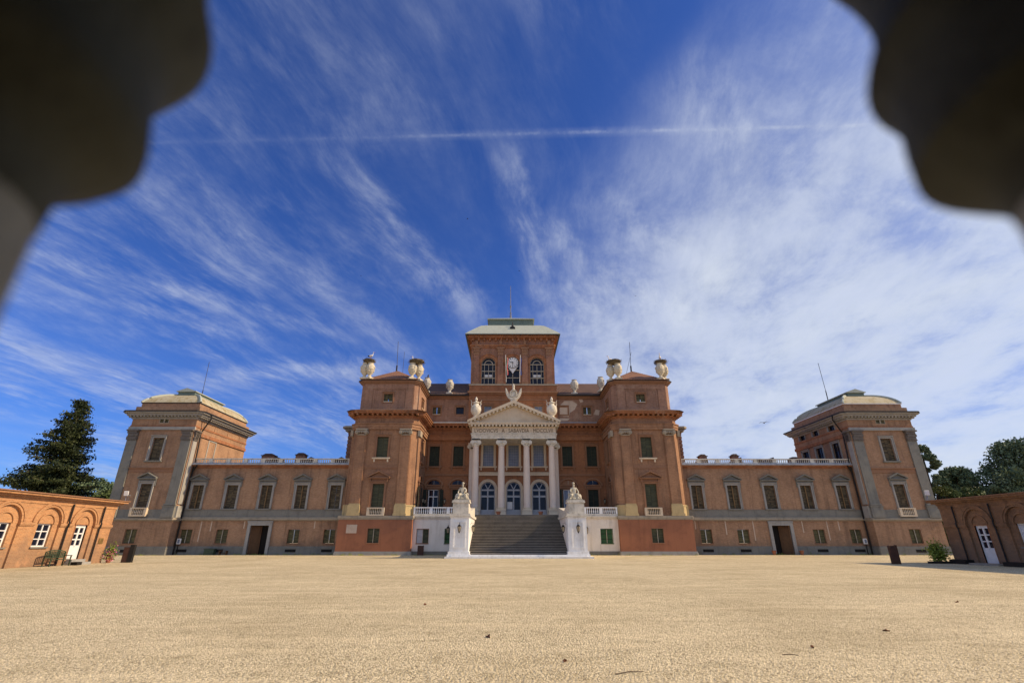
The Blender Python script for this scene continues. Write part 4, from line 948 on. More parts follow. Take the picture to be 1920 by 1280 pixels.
m = MB(); m.box(-.42,.42,-.35,.35,-.75,.1); m.box(-.55,.55,-.4,.4,.1,.35); m.ellipsoid((0,0,.95), (.52,.3,.68), 14, 8); m.lathe(0,0,[(.12,1.55),(.2,1.7),(.12,1.85),(.2,2.0),(.14,2.2),(.03,2.45)],8)
m.ring(0, .95, .44, .54, -.36, -.2, 0, 2*PI, 16)
for sg in (-1, 1):
    m.prism_xz([(sg*x,z) for x, z in ((.3,.2),(.72,.32),(1.0,.8),(1.12,1.25),(1.12,1.75),(1.02,1.78),(.86,1.5),(.66,1.0),(.45,.8))], -.14, .14)
    for k in range(4): m.tube([(sg*(.45+.06*k),-.15,.35+.05*k),(sg*(.78+.06*k),-.17,.85+.1*k),(sg*(.98+.03*k),-.14,1.3+.13*k)], [.05,.05,.03], 5)
tag(m.build('winged_finial', 'worn_white', None, loc=(0,65.6,19.45)), 'white winged oval shield crowning the top of the portico pediment', 'finial')
# nests
rn = random.Random(3)
def nest(x, y, z, rx, label):
    m = MB(); m.lathe(0,0,[(.25,0),(rx*.7,.12),(rx,.35),(rx*.98,.5),(rx*.7,.46),(rx*.3,.4)],14)
    for i in range(150):
        a = rn.uniform(0,2*PI); r = rx*rn.uniform(.75,1.08); p = Vector((r*math.cos(a), r*math.sin(a), rn.uniform(.12,.55))); d = Vector((-math.sin(a)+rn.uniform(-.5,.5), math.cos(a)+rn.uniform(-.5,.5), rn.uniform(-.25,.25)))*rn.uniform(.15,.4)
        m.tube([tuple(p-d), tuple(p+d)], .015, 3)
    tag(m.build('stork_nest', 'nest', None, loc=(x,y,z)), label, 'nest', 'stork nests on the urns')
nest(-19.6, 62.5, 23.75, .72, 'compact grey twig nest on the urns at the outer corner of the left tower')
nest(-13.2, 62.8, 23.75, 1.0, 'wide grey twig nest across the urns at the inner corner of the left tower')
nest(13.65, 62.8, 23.75, .95, 'wide twig nest across the urns at the inner corner of the right tower')
nest(20.0, 62.7, 23.75, .78, 'compact twig nest on the urns at the outer corner of the right tower')
def stork_mesh(sit):
    m = MB(); z = .28 if sit else .62
    m.ellipsoid((0,0,z), (.32,.16,.17), 8, 6); m.tube([(-.2,0,z+.05),(-.3,0,z+.3),(-.3,0,z+.42)], [.09,.05,.06], 6); m.ellipsoid((-.32,0,z+.47), (.08,.06,.06), 6, 5)
    m.m = 1; m.ellipsoid((.26,0,z-.02), (.24,.13,.1), 8, 5); m.m = 2; m.tube([(-.38,0,z+.47),(-.62,0,z+.4)], [.03,.008], 5)
    if not sit:
        for s_ in (-.05,.05): m.tube([(0,s_,z-.1),(0,s_,0)], .018, 4)
    return m.mesh('stork', ['white_feather','black_feather','red_beak'], True)
ms, mt_ = stork_mesh(True), stork_mesh(False)
for me_, x, y, z, rz, l in ((mt_,-19.4,62.4,24.2,2.9,'white stork with black tail standing on the outer nest of the left tower'), (ms,-13.5,62.7,24.1,0.,'white stork sitting low in the wide nest on the left square tower'),
                            (ms,13.2,62.7,24.15,.3,'white stork sitting in the wide nest on the right square tower'), (mt_,20.0,62.7,24.15,1.2,'white stork standing upright on the outer nest of the right tower')):
    tag(link('stork', me_, None, (x,y,z), rz), l, 'stork', 'storks on their nests')
m = MB(); m.m = 0; m.ellipsoid((0,0,.2),(.12,.2,.2),8,5); m.ellipsoid((.02,0,.42),(.07,.09,.09),6,4); m.tube([(0,0,.15),(.02,.02,-.05)],.02,4); m.tube([(0,.1,.25),(.05,.3,.6)],[.07,.01],4)
tag(m.build('perched_bird', 'black_feather', None, loc=(-12.7,69.5,24.0)), 'dark bird perched on the grey urn behind the left tower roof', 'bird')
def swallow():
    m = MB(); m.ellipsoid((0,0,0),(.3,.07,.06),8,5); m.tube([(.25,0,0),(.5,.06,0)],[.04,.01],4); m.tube([(.25,0,0),(.5,-.06,0)],[.04,.01],4)
    for s_ in (-1,1): m.add([(-.15,s_*.05,0),(.08,s_*.05,0),(.02,s_*.35,.08),(.18,s_*.65,.02),(-.1,s_*.35,.1),(-.15,s_*.05,.02)], [(0,1,2,4),(2,3,4),(0,5,4)])
    return m.mesh('swallow','black_feather')
sw = swallow()
for x, y, z, rz, l in ((-4.1,34,26.5,.5,'tiny dark bird flying high above and left of the clock tower'), (.5,48,29.7,2.,'tiny dark bird in flight just right of the clock tower mast'), (23.2,45,11.8,1.,'dark bird in flight over the right wing, near the end pavilion'),
                       (13.9,50,27.6,4.,'tiny dark bird high above the right square tower'), (-17.2,48,29.,5.,'tiny dark bird high above the left square tower')):
    q_ = link('flying_bird', sw, None, (x,y,z), rz); q_.scale = (.24,.24,.24) if z > 20 else (.75,.75,.75)
    tag(q_, l, 'bird', 'small birds in the sky')

def statue(loc, flip, label):
    """seated draped stone figure"""
    f = -1 if flip else 1
    V = [(0,.1,.45),(0,.08,.75),(0,.05,1.0),(0,.02,1.22),(0,-.02,1.38),(.0,-.05,1.55),          # pelvis..head
         (.24,.05,1.15),(.36,-.1,.88),(.2,-.3,.72), (-.24,.05,1.15),(-.4,-.02,.85),(-.42,-.25,.62),  # arms
         (.2,-.05,.45),(.34,-.5,.5),(.36,-.52,.1), (-.2,-.05,.45),(-.26,-.5,.52),(-.5,-.45,.12)]
    E = [(0,1),(1,2),(2,3),(3,4),(4,5),(2,6),(6,7),(7,8),(2,9),(9,10),(10,11),(0,12),(12,13),(13,14),(0,15),(15,16),(16,17)]
    Rr = [.24,.2,.2,.08,.1,.12,.1,.08,.06,.1,.08,.06,.2,.17,.1,.2,.17,.1]
    me = bpy.data.meshes.new('sk'); me.from_pydata([(x*f,y,z) for x,y,z in V], E, []); o = bpy.data.objects.new('sk', me); COL.objects.link(o)
    mod = o.modifiers.new('s','SKIN'); 
    for i, v in enumerate(me.skin_vertices[0].data): v.radius = (Rr[i], Rr[i]); v.use_root = (i == 0)
    s2 = o.modifiers.new('u','SUBSURF'); s2.levels = 2
    dgx = bpy.context.evaluated_depsgraph_get(); me2 = bpy.data.meshes.new_from_object(o.evaluated_get(dgx)); bpy.data.objects.remove(o)
    b = MB(); b.box(-.75,.75,-.6,.55,0,.1)
    b.loft([[(.62*math.cos(a)*k1*f, .5*math.sin(a)*k1-.05, z) for a in [2*PI*i/18 for i in range(18)]] for k1, z in ((1.0,.1),(1.02,.2),(.85,.42),(.6,.58))])
    for i in range(11):    # drapery folds over the legs and lap
        t = i/10; b.tube([((-.62+1.2*t)*f, -.55+.1*math.sin(i*2), .12), ((-.45+.85*t)*f, -.48, .42), ((-.25+.5*t)*f, -.15, .62)], [.07,.06,.04], 5)
    b.ellipsoid((.02*f,.03,1.62),(.14,.14,.1),8,5); b.tube([(.45*f,-.2,.15),(.5*f,-.15,.6),(.3*f,-.1,.8)],[.1,.1,.06],6); b.ellipsoid((-.5*f,-.2,.35),(.2,.2,.26),8,6)
    me1 = b.mesh('x', 'worn_white', True)
    bm = bmesh.new(); bm.from_mesh(me2); bm.from_mesh(me1)
    for v in bm.verts: v.co *= 1.08
    for fc in bm.faces: fc.smooth = True; fc.material_index = 0
    me3 = bpy.data.meshes.new('statue'); bm.to_mesh(me3); bm.free(); me3.materials.append(M['statue'])
    tag(link('seated_statue', me3, None, loc, 0.), label, 'statue', 'seated statues on the stair pedestals')
statue((-5.45,53.35,5.45), False, 'weathered seated draped stone figure on the left stair pedestal')
statue((6.2,53.35,5.45), True, 'weathered seated draped stone figure on the right stair pedestal')

# ------------------------------------------------------------------ lanterns
def lantern_meshes():
    m = MB(); m.lathe(0,-.3,[(.03,.55),(.11,.5),(.14,.42),(.2,.36)],6); m.tube([(0,0,.55),(0,-.12,.72),(0,-.3,.7),(0,-.3,.52)], .018, 5)
    for i in range(6):
        a = PI/6+i*PI/3; m.tube([(.19*math.cos(a),-.3+.19*math.sin(a),.37),(.1*math.cos(a),-.3+.1*math.sin(a),-.05)], .014, 4)
    m.lathe(0,-.3,[(.1,-.05),(.06,-.12),(.02,-.2)],6); a_ = m.mesh('wall_lantern','iron')
    m = MB(); m.lathe(0,-.3,[(.09,-.04),(.17,.36)],6); return a_, m.mesh('lamp_glass','lamp_glass')
la, lg = lantern_meshes()
for x, y, z, rz, s, l in ((-5.52,52.25,2.5,0,1.1,'iron lantern on the front of the left stair pedestal'), (6.3,52.25,2.5,0,1.1,'iron lantern on the front of the right stair pedestal'),
                    (-4.58,53.6,2.5,PI/2,1.1,'lantern on the stair side of the left pedestal'), (5.3,53.6,2.5,-PI/2,1.1,'dark lantern on the stair side of the right pedestal'),
                    (-7.85,62.68,2.5,0,1.2,'lantern on the white terrace wall left of the left stair pedestal'), (8.65,62.68,2.5,0,1.2,'lantern on the white terrace wall right of the right stair pedestal'),
                    (-12.33,67.9,6.3,PI/2,1.,'dark lantern on the sunlit inner side of the left tower'), (-12.0,69.78,6.3,0,1.,'dark lantern on the recessed wall left of the open shuttered glass door'), (-9.35,69.78,6.3,0,1.,'dark lantern on the brick wall right of the open shuttered glass door'),
                    (12.4,69.78,6.3,0,1.,'dark lantern on the shaded brick wall right of the closed green door')):
    o = link('wall_lantern', la, None, (x,y,z), rz); o.scale = (s,s,s); tag(o, l, 'lantern', 'wall lanterns around the stairs and terrace'); sub('lamp_glass', lg, o)

# flags on the clock tower
for x, cols, l in ((-1.12, ['green_cloth','white_cloth','red_cloth'], 'limp green, white and red flag left of the tower clock'), (1.02, ['blue_cloth'], 'limp dark blue flag right of the clock on the clock tower')):
    sg = -1 if x < 0 else 1
    m = MB(); m.tube([(x*.95,70.7,23.7),(x+sg*.06,69.9,27.8)], .04, 6); o = m.build('flag', 'white_paint', None); tag(o, l, 'flag')
    m = MB()
    for k, cc in enumerate(cols):
        m.m = k; w = .26/len(cols)
        for j in range(8):
            z0, z1 = 27.4-j*.33, 27.4-(j+1)*.33
            xa = x-sg*.02+sg*(-.02)-sg*.0+(k*w)*1.; q = .06*math.sin(j*1.1); q1 = .06*math.sin((j+1)*1.1)
            ya, yb = 70.0+j*.06, 70.0+(j+1)*.06
            m.add([(xa+q,ya+.1*(k%2),z0),(xa+w+q,ya+.1*((k+1)%2),z0),(xa+w+q1,yb+.1*((k+1)%2),z1),(xa+q1,yb+.1*(k%2),z1)], [(0,1,2,3)])
    P(m, 'cloth', cols if len(cols) > 1 else cols[0], o)

# ------------------------------------------------------------------ gatehouses (low brick buildings at both sides)
def gatehouse(X, sgn, Yend, bays, label, root):
    """sgn=+1: facade faces +X at x=X (left one); sgn=-1: faces -X"""
    gh = thing('gatehouse', (X, Yend, 0), label, 'building')
    F = Face(X, 0, 90*sgn); Fi = Face(X-sgn*.14, 0, 90*sgn)      # inner recessed plane
    U = lambda y: y*sgn
    ya = 12.0; Xb = X-sgn*7.0
    for y, kind in bays:
        F.holes.append((U(y), 0, 2.0, 3.8, 1.0))
        if kind == 'door': Fi.holes.append((U(y)-0, .36 if sgn > 0 else .12, 1.04, 2.36 if sgn > 0 else 2.54, 0))
        else: Fi.holes.append((U(y), 1.24, 1.14, 1.48, 0))
    m = MB(); F.wall(m, min(U(ya),U(Yend)), max(U(ya),U(Yend)), 0, 4.2, .14); Fi.wall(m, min(U(ya),U(Yend-.2)), max(U(ya),U(Yend-.2)), 0, 4.0, .3)
    m.quad((X,Yend,0),(Xb,Yend,0),(Xb,Yend,4.2),(X,Yend,4.2)); m.quad((Xb,Yend,0),(Xb,ya,0),(Xb,ya,4.2),(Xb,Yend,4.2)); m.quad((X,ya,0),(Xb,ya,0),(Xb,ya,4.2),(X,ya,4.2)); P(m, 'wall', 'brick_gate', gh)
    for y, kind in bays:
        m = MB(); m.T = F.T; m.ring(U(y), 2.8, 1.0, 1.14, -.05, .05, 0, PI, 18); m.ring(U(y), 2.8, 1.14, 1.26, -.1, .03, 0, PI, 18); am = P(m, 'arch_moulding', 'brick_gate', gh)
        m = MB(); m.T = F.T; m.ring(U(y), 2.74, .58, .66, .06, .16, 0, PI, 14); P(m, 'inner_arch', 'brick_gate', am)
    m = MB(); m.T = F.T; ys = sorted([y for y, _ in bays]); edges = [ya]+[e for y in ys for e in (y-1.0, y+1.0)]+[Yend]
    for i in range(0, len(edges), 2):
        a, b = sorted((U(edges[i]), U(edges[i+1])))
        m.box(a-.03, b+.03, -.1, .02, 2.62, 2.78); m.box(a, b, -.06, .02, 2.54, 2.62)
    P(m, 'impost_band', 'brick_gate', gh)
    x0, x1 = sorted((X, Xb))
    def sl(m, o, z0, z1): m.box(x0-o, x1+o, ya-o, Yend+o, z0, z1)
    m = MB(); sl(m, .05, 3.98, 4.2); sl(m, .1, 4.2, 4.32); sl(m, .3, 4.32, 4.44); sl(m, .5, 4.44, 4.58); P(m, 'cornice', 'brick_gate', gh)
    m = MB(); sl(m, .6, 4.58, 4.64); xc = (x0+x1)/2
    m.add([(x0-.6,ya-.6,4.645),(x1+.6,ya-.6,4.645),(x1+.6,Yend+.6,4.645),(x0-.6,Yend+.6,4.645),(xc,ya+3,4.95),(xc,Yend-3,4.95)], [(0,1,4),(1,2,5,4),(2,3,5),(3,0,4,5)]); P(m, 'roof', 'brown_stone', gh)
    for y, kind in bays:
        f2 = Fi
        if kind == 'door':
            z0 = .36 if sgn > 0 else .12; h = 2.36 if sgn > 0 else 2.54; x, y_, _ = Fi.T(U(y), 0, z0)
            m = MB(); yy = .1; w = .52
            for a, b in ((-w,-w+.12),(w-.12,w),(-.07,.07)): m.box(a, b, yy, yy+.06, 0, h)
            m.box(-w+.12, w-.12, yy+.002, yy+.058, 0, h*.40); m.box(-w+.12, w-.12, yy+.002, yy+.058, h-.2, h)
            for k in (1, 2): z = h*.40+(h*.6-.2)*k/3; m.box(-w+.12, w-.12, yy+.004, yy+.056, z-.04, z+.04)
            m.box(-.03,.03,yy-.05,yy,h*.36,h*.39)
            d = link('door', m.mesh('door','white_paint'), gh, (x,y_,z0), Fi.rz)
            m = MB(); m.box(-w+.1, w-.1, yy+.07, yy+.08, h*.38, h-.15); sub('pane', m.mesh('pane','glass'), d)
            m = MB(); m.box(-w-.06, -w, -.03, .3, 0, h); m.box(w, w+.06, -.03, .3, 0, h); m.box(-w-.06, w+.06, -.031, .3, h, h+.05); sub('door_frame', m.mesh('door_frame','brick_red'), d)
        else:
            x, y_, _ = Fi.T(U(y), 0, 1.24); w, h = .57, 1.48
            m = MB(); yy = .14; m.box(-w,-w+.09,yy,yy+.06,0,h); m.box(w-.09,w,yy,yy+.06,0,h); m.box(-w+.09,w-.09,yy,yy+.06,0,.09); m.box(-w+.09,w-.09,yy,yy+.06,h-.09,h); m.box(-.04,.04,yy-.01,yy+.05,.09,h-.09)
            for k in (1, 2): m.box(-w+.09, w-.09, yy+.004, yy+.056, h*k/3-.03, h*k/3+.03)
            d = link('window', m.mesh('window','white_paint'), gh, (x,y_,1.24), Fi.rz)
            m = MB(); m.box(-w, w, yy+.07, yy+.08, 0, h); sub('pane', m.mesh('pane','glass'), d)
            m = MB(); m.box(-w-.1, w+.1, -.1, .15, -.09, -.002); sub('sill', m.mesh('sill','grey_stone'), d)
            if sgn < 0:
                m = MB(); m.box(-w+.1, -.05, yy+.02, yy+.04, .1, h-.1); m.box(.05, w-.1, yy+.02, yy+.04, .1, h-.1); sub('blind', m.mesh('blind','white_cloth'), d)
    return gh
gl = gatehouse(-32.6, 1, 42.2, [(39.45,'door'), (36.35,'window'), (33.25,'window'), (30.15,'window'), (27.05,'window'), (23.95,'door'), (20.85,'window')], 'low sunlit orange brick gatehouse with arched bays, at the left edge', castle)
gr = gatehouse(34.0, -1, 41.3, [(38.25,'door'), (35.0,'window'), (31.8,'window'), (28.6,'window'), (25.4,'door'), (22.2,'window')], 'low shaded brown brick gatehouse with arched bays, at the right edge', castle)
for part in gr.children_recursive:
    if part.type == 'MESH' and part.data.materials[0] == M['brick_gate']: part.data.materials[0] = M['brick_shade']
for X, s_, ys, gh in ((-32.6,1,(37.92,40.9),gl), (34.0,-1,(39.95,36.85),gr)):
    for y in ys:
        m = MB(); x = X+s_*.12; m.tube([(x,y,.1),(x,y,2.5),(x+s_*.06,y,2.6),(x+s_*.06,y,2.85),(x,y,2.95),(x,y,4.1)], .055, 8); P(m, 'drainpipe', 'iron', gh)
m = MB(); m.box(-32.6,-31.9,38.7,40.3,0,.18); m.box(-32.6,-32.2,38.85,40.1,.18,.36); P(m, 'door_step', 'grey_light', gl)
m = MB(); m.box(-32.59,-32.56,41.3,41.75,1.4,1.8); P(m, 'name_plate', 'brass', gl)
m = MB(); m.box(33.2,34.0,36.9,39.2,0,.12); P(m, 'door_step', 'step', gr)
for X, Y, l, s_ in ((-32.3,42.5,'small white floodlight on the front corner of the sunlit gatehouse roof',1), (33.6,41.6,'small floodlight with cables on the corner of the shaded gatehouse roof',-1)):
    m = MB(); m.tube([(0,0,0),(0,0,.35),(.1*s_,.0,.5)], .03, 6); m.box(-.05,.28,-.1,.1,.4,.48); m.tube([(0,.2,0),(.1,.2,.3)],.02,5)
    o = m.build('floodlight', 'pole', None, loc=(X,Y,4.66)); tag(o, l, 'floodlight')
    m = MB(); m.box(-.15,.15,-.06,.05,.42,.78); P_ = sub('lamp_head', m.mesh('lamp_head','white_paint'), o); P_.rotation_euler = (R(15),0,.3*s_)

# bench in front of the left gatehouse
bn = thing('bench', (-32.15, 37.25, 0), 'dark green slatted garden bench against the sunlit gatehouse wall', 'bench', None, R(90))
def L(mb, name, mat, par): return sub(name, mb.mesh(name, mat), par)
m = MB()
for i in range(5): m.box(-.8,.8,-.5+i*.1,-.42+i*.1,.42,.45)
L(m,'seat','bench',bn)
m = MB(); m.box(-.8,.8,0,.04,.52,.58)
for i in range(13): x=-.76+i*.126; m.box(x-.035,x+.035,.005,.035,.58,.86+.1*math.cos((x)/.8*PI/2))
pp=[(-.8,.86)]+[(x/10*.8,.88+.11*math.cos(x/10*PI/2)) for x in range(-10,11)]+[(.8,.86)]
for i in range(len(pp)-1): m.prism_xz([pp[i],pp[i+1],(pp[i+1][0],pp[i+1][1]+.06),(pp[i][0],pp[i][1]+.06)] if pp[i+1][0]>pp[i][0] else [(-.8,.86),(-.79,.86),(-.79,.92),(-.8,.92)], -.0,.045)
L(m,'backrest','bench',bn)
for x in (-.8,.8):
    for y in (-.48,.0): m = MB(); m.box(x-.03,x+.03,y-.03,y+.03,0,.42 if y<-.1 else .9); L(m,'leg','bench',bn)
    m = MB(); m.box(x-.035,x+.035,-.52,.02,.64,.69); m.box(x-.03,x+.03,-.5,-.44,.45,.64); L(m,'armrest','bench',bn)
# low dark boot-scraper crate beside the step
m = MB(); m.box(-.22,.22,-.22,.22,.02,.2)
for i in range(5): m.box(-.2+i*.09,-.15+i*.09,-.24,.24,.2,.22)
tag(m.build('crate', 'iron', None, loc=(-31.6,38.6,0)), 'low dark slatted crate at the foot of the gatehouse door step', 'crate')

# dark steles in the court
def stele(loc, rz, w, d, h, mats, label):
    o = thing('display_panel', loc, label, 'panel', 'dark upright panels around the court', rz)
    m = MB(); m.box(-w/2,w/2,-d/2,d/2,0.02,h); L(m,'body',mats[0],o)
    m = MB(); m.box(w/2+.002,w/2+.03 if len(mats)<3 else w/2+.3,-d/2-.02,d/2+.02,0,h+.04 if len(mats)<3 else h+.16); L(m,'side_board',mats[1],o)
    m = MB(); m.box(-w/2-.05,w/2+.05,-d/2-.05,d/2+.05,0,.02); L(m,'foot','iron',o)
stele((-31.35,43.0,0), R(12), .42,.3,1.15,('corten','black','x'), 'brown and black upright panel at the corner of the sunlit gatehouse')
stele((28.5,40.1,0), R(4), .58,.2,1.28,('corten','corten'), 'dark upright panel alone on the gravel in front of the right pavilion')
stele((-10.9,61.9,0), 0, .68,.16,1.05,('corten','corten'), 'dark upright panel against the white terrace wall left of the stairs')
# small things along the wings
for x, l in ((31.05,'terracotta pot at the left of the right wing doorway'), (34.35,'terracotta pot at the right of the right wing doorway')):
    m = MB(); m.lathe(0,0,[(.16,0),(.24,.4),(.27,.42),(.27,.5),(.2,.5),(.18,.4)],12); tag(m.build('flower_pot','rust',None,True,loc=(x,63.3,0)), l, 'pot', 'terracotta pots')
for x, l in ((-1.9,'small terracotta pot atop the stairs between the left and middle doors'), (3.3,'small terracotta pot atop the stairs between the middle and right doors')):
    m = MB(); m.lathe(0,0,[(.2,0),(.26,.3),(.3,.32),(.3,.42),(.2,.4)],10); tag(m.build('flower_pot','rust',None,True,loc=(x,63.6,4.48)), l, 'pot', 'terracotta pots')
m = MB(); m.box(-.6,.6,-.3,.3,0,.12); m.box(-.58,.58,-.28,.28,.14,.62); m.box(-.62,.62,-.32,.32,.62,.68); tag(m.build('storage_box','bench',None,loc=(-36.1,63.3,0)), 'dark green box against the left wing between two cellar vents', 'box')
m = MB()
for x in (-.4,.4): m.box(x-.04,x+.04,-.2,.2,0,.45)
m.box(-.5,.5,-.22,.22,.45,.5); m.box(-.36,.36,.1,.14,.2,.28); tag(m.build('stool','brown_wood',None,loc=(-34.5,63.3,0)), 'low wooden stool beside the dark green box at the left wing', 'stool')
for x, y, l in ((-40.35,63.2,'small framed notice on the inner edge of the left end pavilion'), (42.6,63.2,'small framed notice on the inner edge of the right end pavilion')):
    m = MB(); m.box(-.22,.22,-.05,.1,0,.62); o = m.build('notice_board','white_paint',None,loc=(x,y+.55,1.2)); tag(o, l, 'notice')
    m = MB(); m.box(-.13,.13,-.07,-.051,.1,.52); sub('notice_sheet', m.mesh('notice_sheet','glass_blue'), o); m = MB(); m.box(-.04,.04,.0,.05,-1.2,0); sub('post', m.mesh('post','iron'), o)
# paper notice on the middle door
m = MB(); m.box(0,.72,0,.02,0,.95); tag(m.build('paper_notice','white_paint',None,loc=(-.85,69.9,5.5)), 'white paper notice on the glass of the middle portico door', 'notice')

# ------------------------------------------------------------------ foliage
def quads_mesh(name, C, S, mat, seed=0, up=0.):
    rg = np.random.default_rng(seed); n = len(C); C = np.asarray(C, float)
    a = rg.normal(size=(n,3)); a /= np.linalg.norm(a, axis=1)[:,None]; b = rg.normal(size=(n,3)); b[:,2] *= (1-up); b -= (a*b).sum(1)[:,None]*a; b /= np.linalg.norm(b, axis=1)[:,None]
    s = (S*rg.uniform(.55,1.3,n))[:,None]
    v = np.stack([C-a*s*.5, C+b*s*.42-a*s*.05, C+a*s*.6, C-b*s*.42-a*s*.05], 1).reshape(-1,3)
    me = bpy.data.meshes.new(name); me.vertices.add(n*4); me.vertices.foreach_set('co', v.ravel()); me.loops.add(n*4); me.loops.foreach_set('vertex_index', np.arange(n*4, dtype=np.int32))
    me.polygons.add(n); me.polygons.foreach_set('loop_start', np.arange(0,n*4,4, dtype=np.int32)); me.materials.append(M[mat]); me.update(calc_edges=True); me.validate(); return me
def broadleaf(loc, h, rad, seed, label, mat='leaf_a', nclump=60, per=230, leaf=.34, base=.3, group='trees beyond the right wing', shape=1.):
    rg = random.Random(seed); x, y, z = loc; o = thing('broadleaf_tree', loc, label, 'tree', group)
    m = MB(); m.tube([(0,0,-.2),(.1,0,h*.2),(-.1,.1,h*.45),(.05,0,h*.8)], [h*.028,h*.022,h*.015,h*.005], 8)
    cl = []
    for i in range(nclump):
        zz = base+(1-base)*rg.random()**.85; prof = math.sin(PI*min(.98, max(.06,(zz-base)/(1-base)*.86+.12)))**.7
        a = rg.uniform(0,2*PI); r = rad*prof*math.sqrt(rg.uniform(.15,1))*rg.uniform(.8,1.15)*shape
        cl.append((r*math.cos(a), r*math.sin(a), h*zz, rad*rg.uniform(.16,.34)))
    for c in cl[::3]: m.tube([(0,0,min(c[2]*.55,h*.6)), (c[0]*.5,c[1]*.5,c[2]*.8), (c[0],c[1],c[2])], [h*.01,h*.006,.02], 5)
    t = sub('trunk', m.mesh('trunk','bark'), o)
    rn_ = np.random.default_rng(seed); C = []
    for cx,cy,cz,r in cl:
        k = int(per*(r/(rad*.25))**1.5); d = rn_.normal(size=(k,3)); d /= np.linalg.norm(d,axis=1)[:,None]; d *= (rn_.uniform(.1,1,k)**.45)[:,None]*r; d[:,2] *= .75; C.append(d+np.array([cx,cy,cz]))
    sub('crown', quads_mesh('crown', np.concatenate(C), leaf, mat, seed), o); return o
def conifer(loc, h, rad, seed, label):
    rg = random.Random(seed); o = thing('conifer_tree', loc, label, 'tree'); m = MB(); m.tube([(0,0,-.2),(0,0,h*.5),(0,0,h*.98)], [.45,.28,.04], 8)
    rn_ = np.random.default_rng(seed); C = []
    zz = 2.0
    while zz < h*.985:
        t = zz/h; R_ = rad*(1-t)**.95*1.18+.25; nb = 7 if t < .85 else 5
        for k in range(nb):
            a = rg.uniform(0,2*PI); lean = .95+.2*(math.cos(a) < 0)*(1 if t<.75 else .3)*abs(math.cos(a)); Lb = R_*rg.uniform(.62,1.12)*lean
            up = .05+.35*t; P0 = Vector((0,0,zz)); n = max(4,int(Lb*2.2)); pts = []
            for i in range(n+1):
                s = i/n; pts.append(P0+Vector((math.cos(a)*Lb*s, math.sin(a)*Lb*s, Lb*(up*s-.30*s*s+.16*s**4))))
            m.tube([tuple(p) for p in pts[::max(1,n//3)]], .05, 4)
            for i, p in enumerate(pts[1:]):
                s = (i+1)/n; wd = .18+.62*(1-s)*min(1,Lb/4)+.1; k2 = int(34*wd/.5)+10
                d = rn_.normal(size=(k2,3))*np.array([wd,wd,.11]); d[:,2] -= np.abs(rn_.normal(size=k2))*.26*(1-.4*s); C.append(d+np.array(p))
        zz += rg.uniform(.42,.66)
    sub('trunk', m.mesh('trunk','bark'), o); sub('crown', quads_mesh('crown', np.concatenate(C), .23, 'leaf_conifer', seed, .4), o)
conifer((-56.0,62,0), 18.6, 6.1, 11, 'tall dark conifer rising behind the sunlit gatehouse on the left')
broadleaf((-73,88,0), 11.6, 5., 21, 'green tree seen between the conifer and the left end pavilion', group='trees beyond the left pavilion', nclump=50, mat='leaf_a')
broadleaf((-82,90,0), 10.8, 5., 22, 'green tree low behind the right flank of the dark conifer', group='trees beyond the left pavilion', nclump=50, mat='leaf_b')
broadleaf((-84,78,0), 10.0, 4., 23, 'distant tree top at the left edge, left of the dark conifer', group='trees beyond the left pavilion', nclump=40)
broadleaf((-67.5,86,0), 9.0, 4., 24, 'smaller bright green tree hugging the edge of the left end pavilion', group='trees beyond the left pavilion', nclump=40, mat='leaf_b')
broadleaf((69.6,84,0), 16.3, 2.9, 31, 'narrow tree rising beside the outer edge of the right end pavilion', nclump=60, base=.25)
broadleaf((74.5,84,0), 12.2, 4.6, 32, 'rounded dark tree in the dip between the narrow tree and the big tree', nclump=60)
broadleaf((80.0,90,0), 11.2, 4.5, 33, 'low dark green tree behind the gatehouse roof at the right', nclump=50)
broadleaf((81.6,80,0), 15.9, 6.5, 34, 'large loose-crowned tree above the shaded gatehouse', nclump=95, per=260, base=.22)
broadleaf((77.0,78,0), 11.0, 3.6, 37, 'leafy tree low at the left foot of the large loose crowned tree', nclump=50)
broadleaf((91.5,80,0), 16.2, 6.0, 35, 'dense tree at the extreme right edge of the photograph', nclump=80)
broadleaf((63.0,74,0), 8.6, 3.2, 36, 'bright green bushy tree right above the corner of the shaded gatehouse roof', nclump=50, mat='leaf_b', base=.1)
broadleaf((67.5,75,0), 8.3, 3.4, 38, 'bright green bushy tree second from the shaded gatehouse corner', nclump=50, mat='leaf_b', base=.1)
# shrub and dark kerb at the right gatehouse corner
sh = thing('shrub', (33.3,41.9,0), 'yellow green leafy shrub at the corner of the shaded gatehouse', 'shrub')
rn_ = np.random.default_rng(5); d = rn_.normal(size=(1900,3))*np.array([.27,.27,.33])+np.array([0,0,.72]); d = d[(d[:,2] > .1)]
sub('foliage', quads_mesh('foliage', d, .13, 'leaf_shrub', 5), sh)
m = MB(); m.tube([(0,0,0),(.1,0,.8)], .04, 5); m.tube([(0,0,0),(-.15,.1,.8)], .03, 5); sub('stem', m.mesh('stem','bark'), sh)
for b_ in ((31.6,33.298,40.7,41.0,0,.16), (33.3,34.0,33.0,36.6,0,.28), (33.3,34,39.6,41.0,0,.3)): m = MB(); m.box(*b_); P(m, 'kerb', 'black', gr)
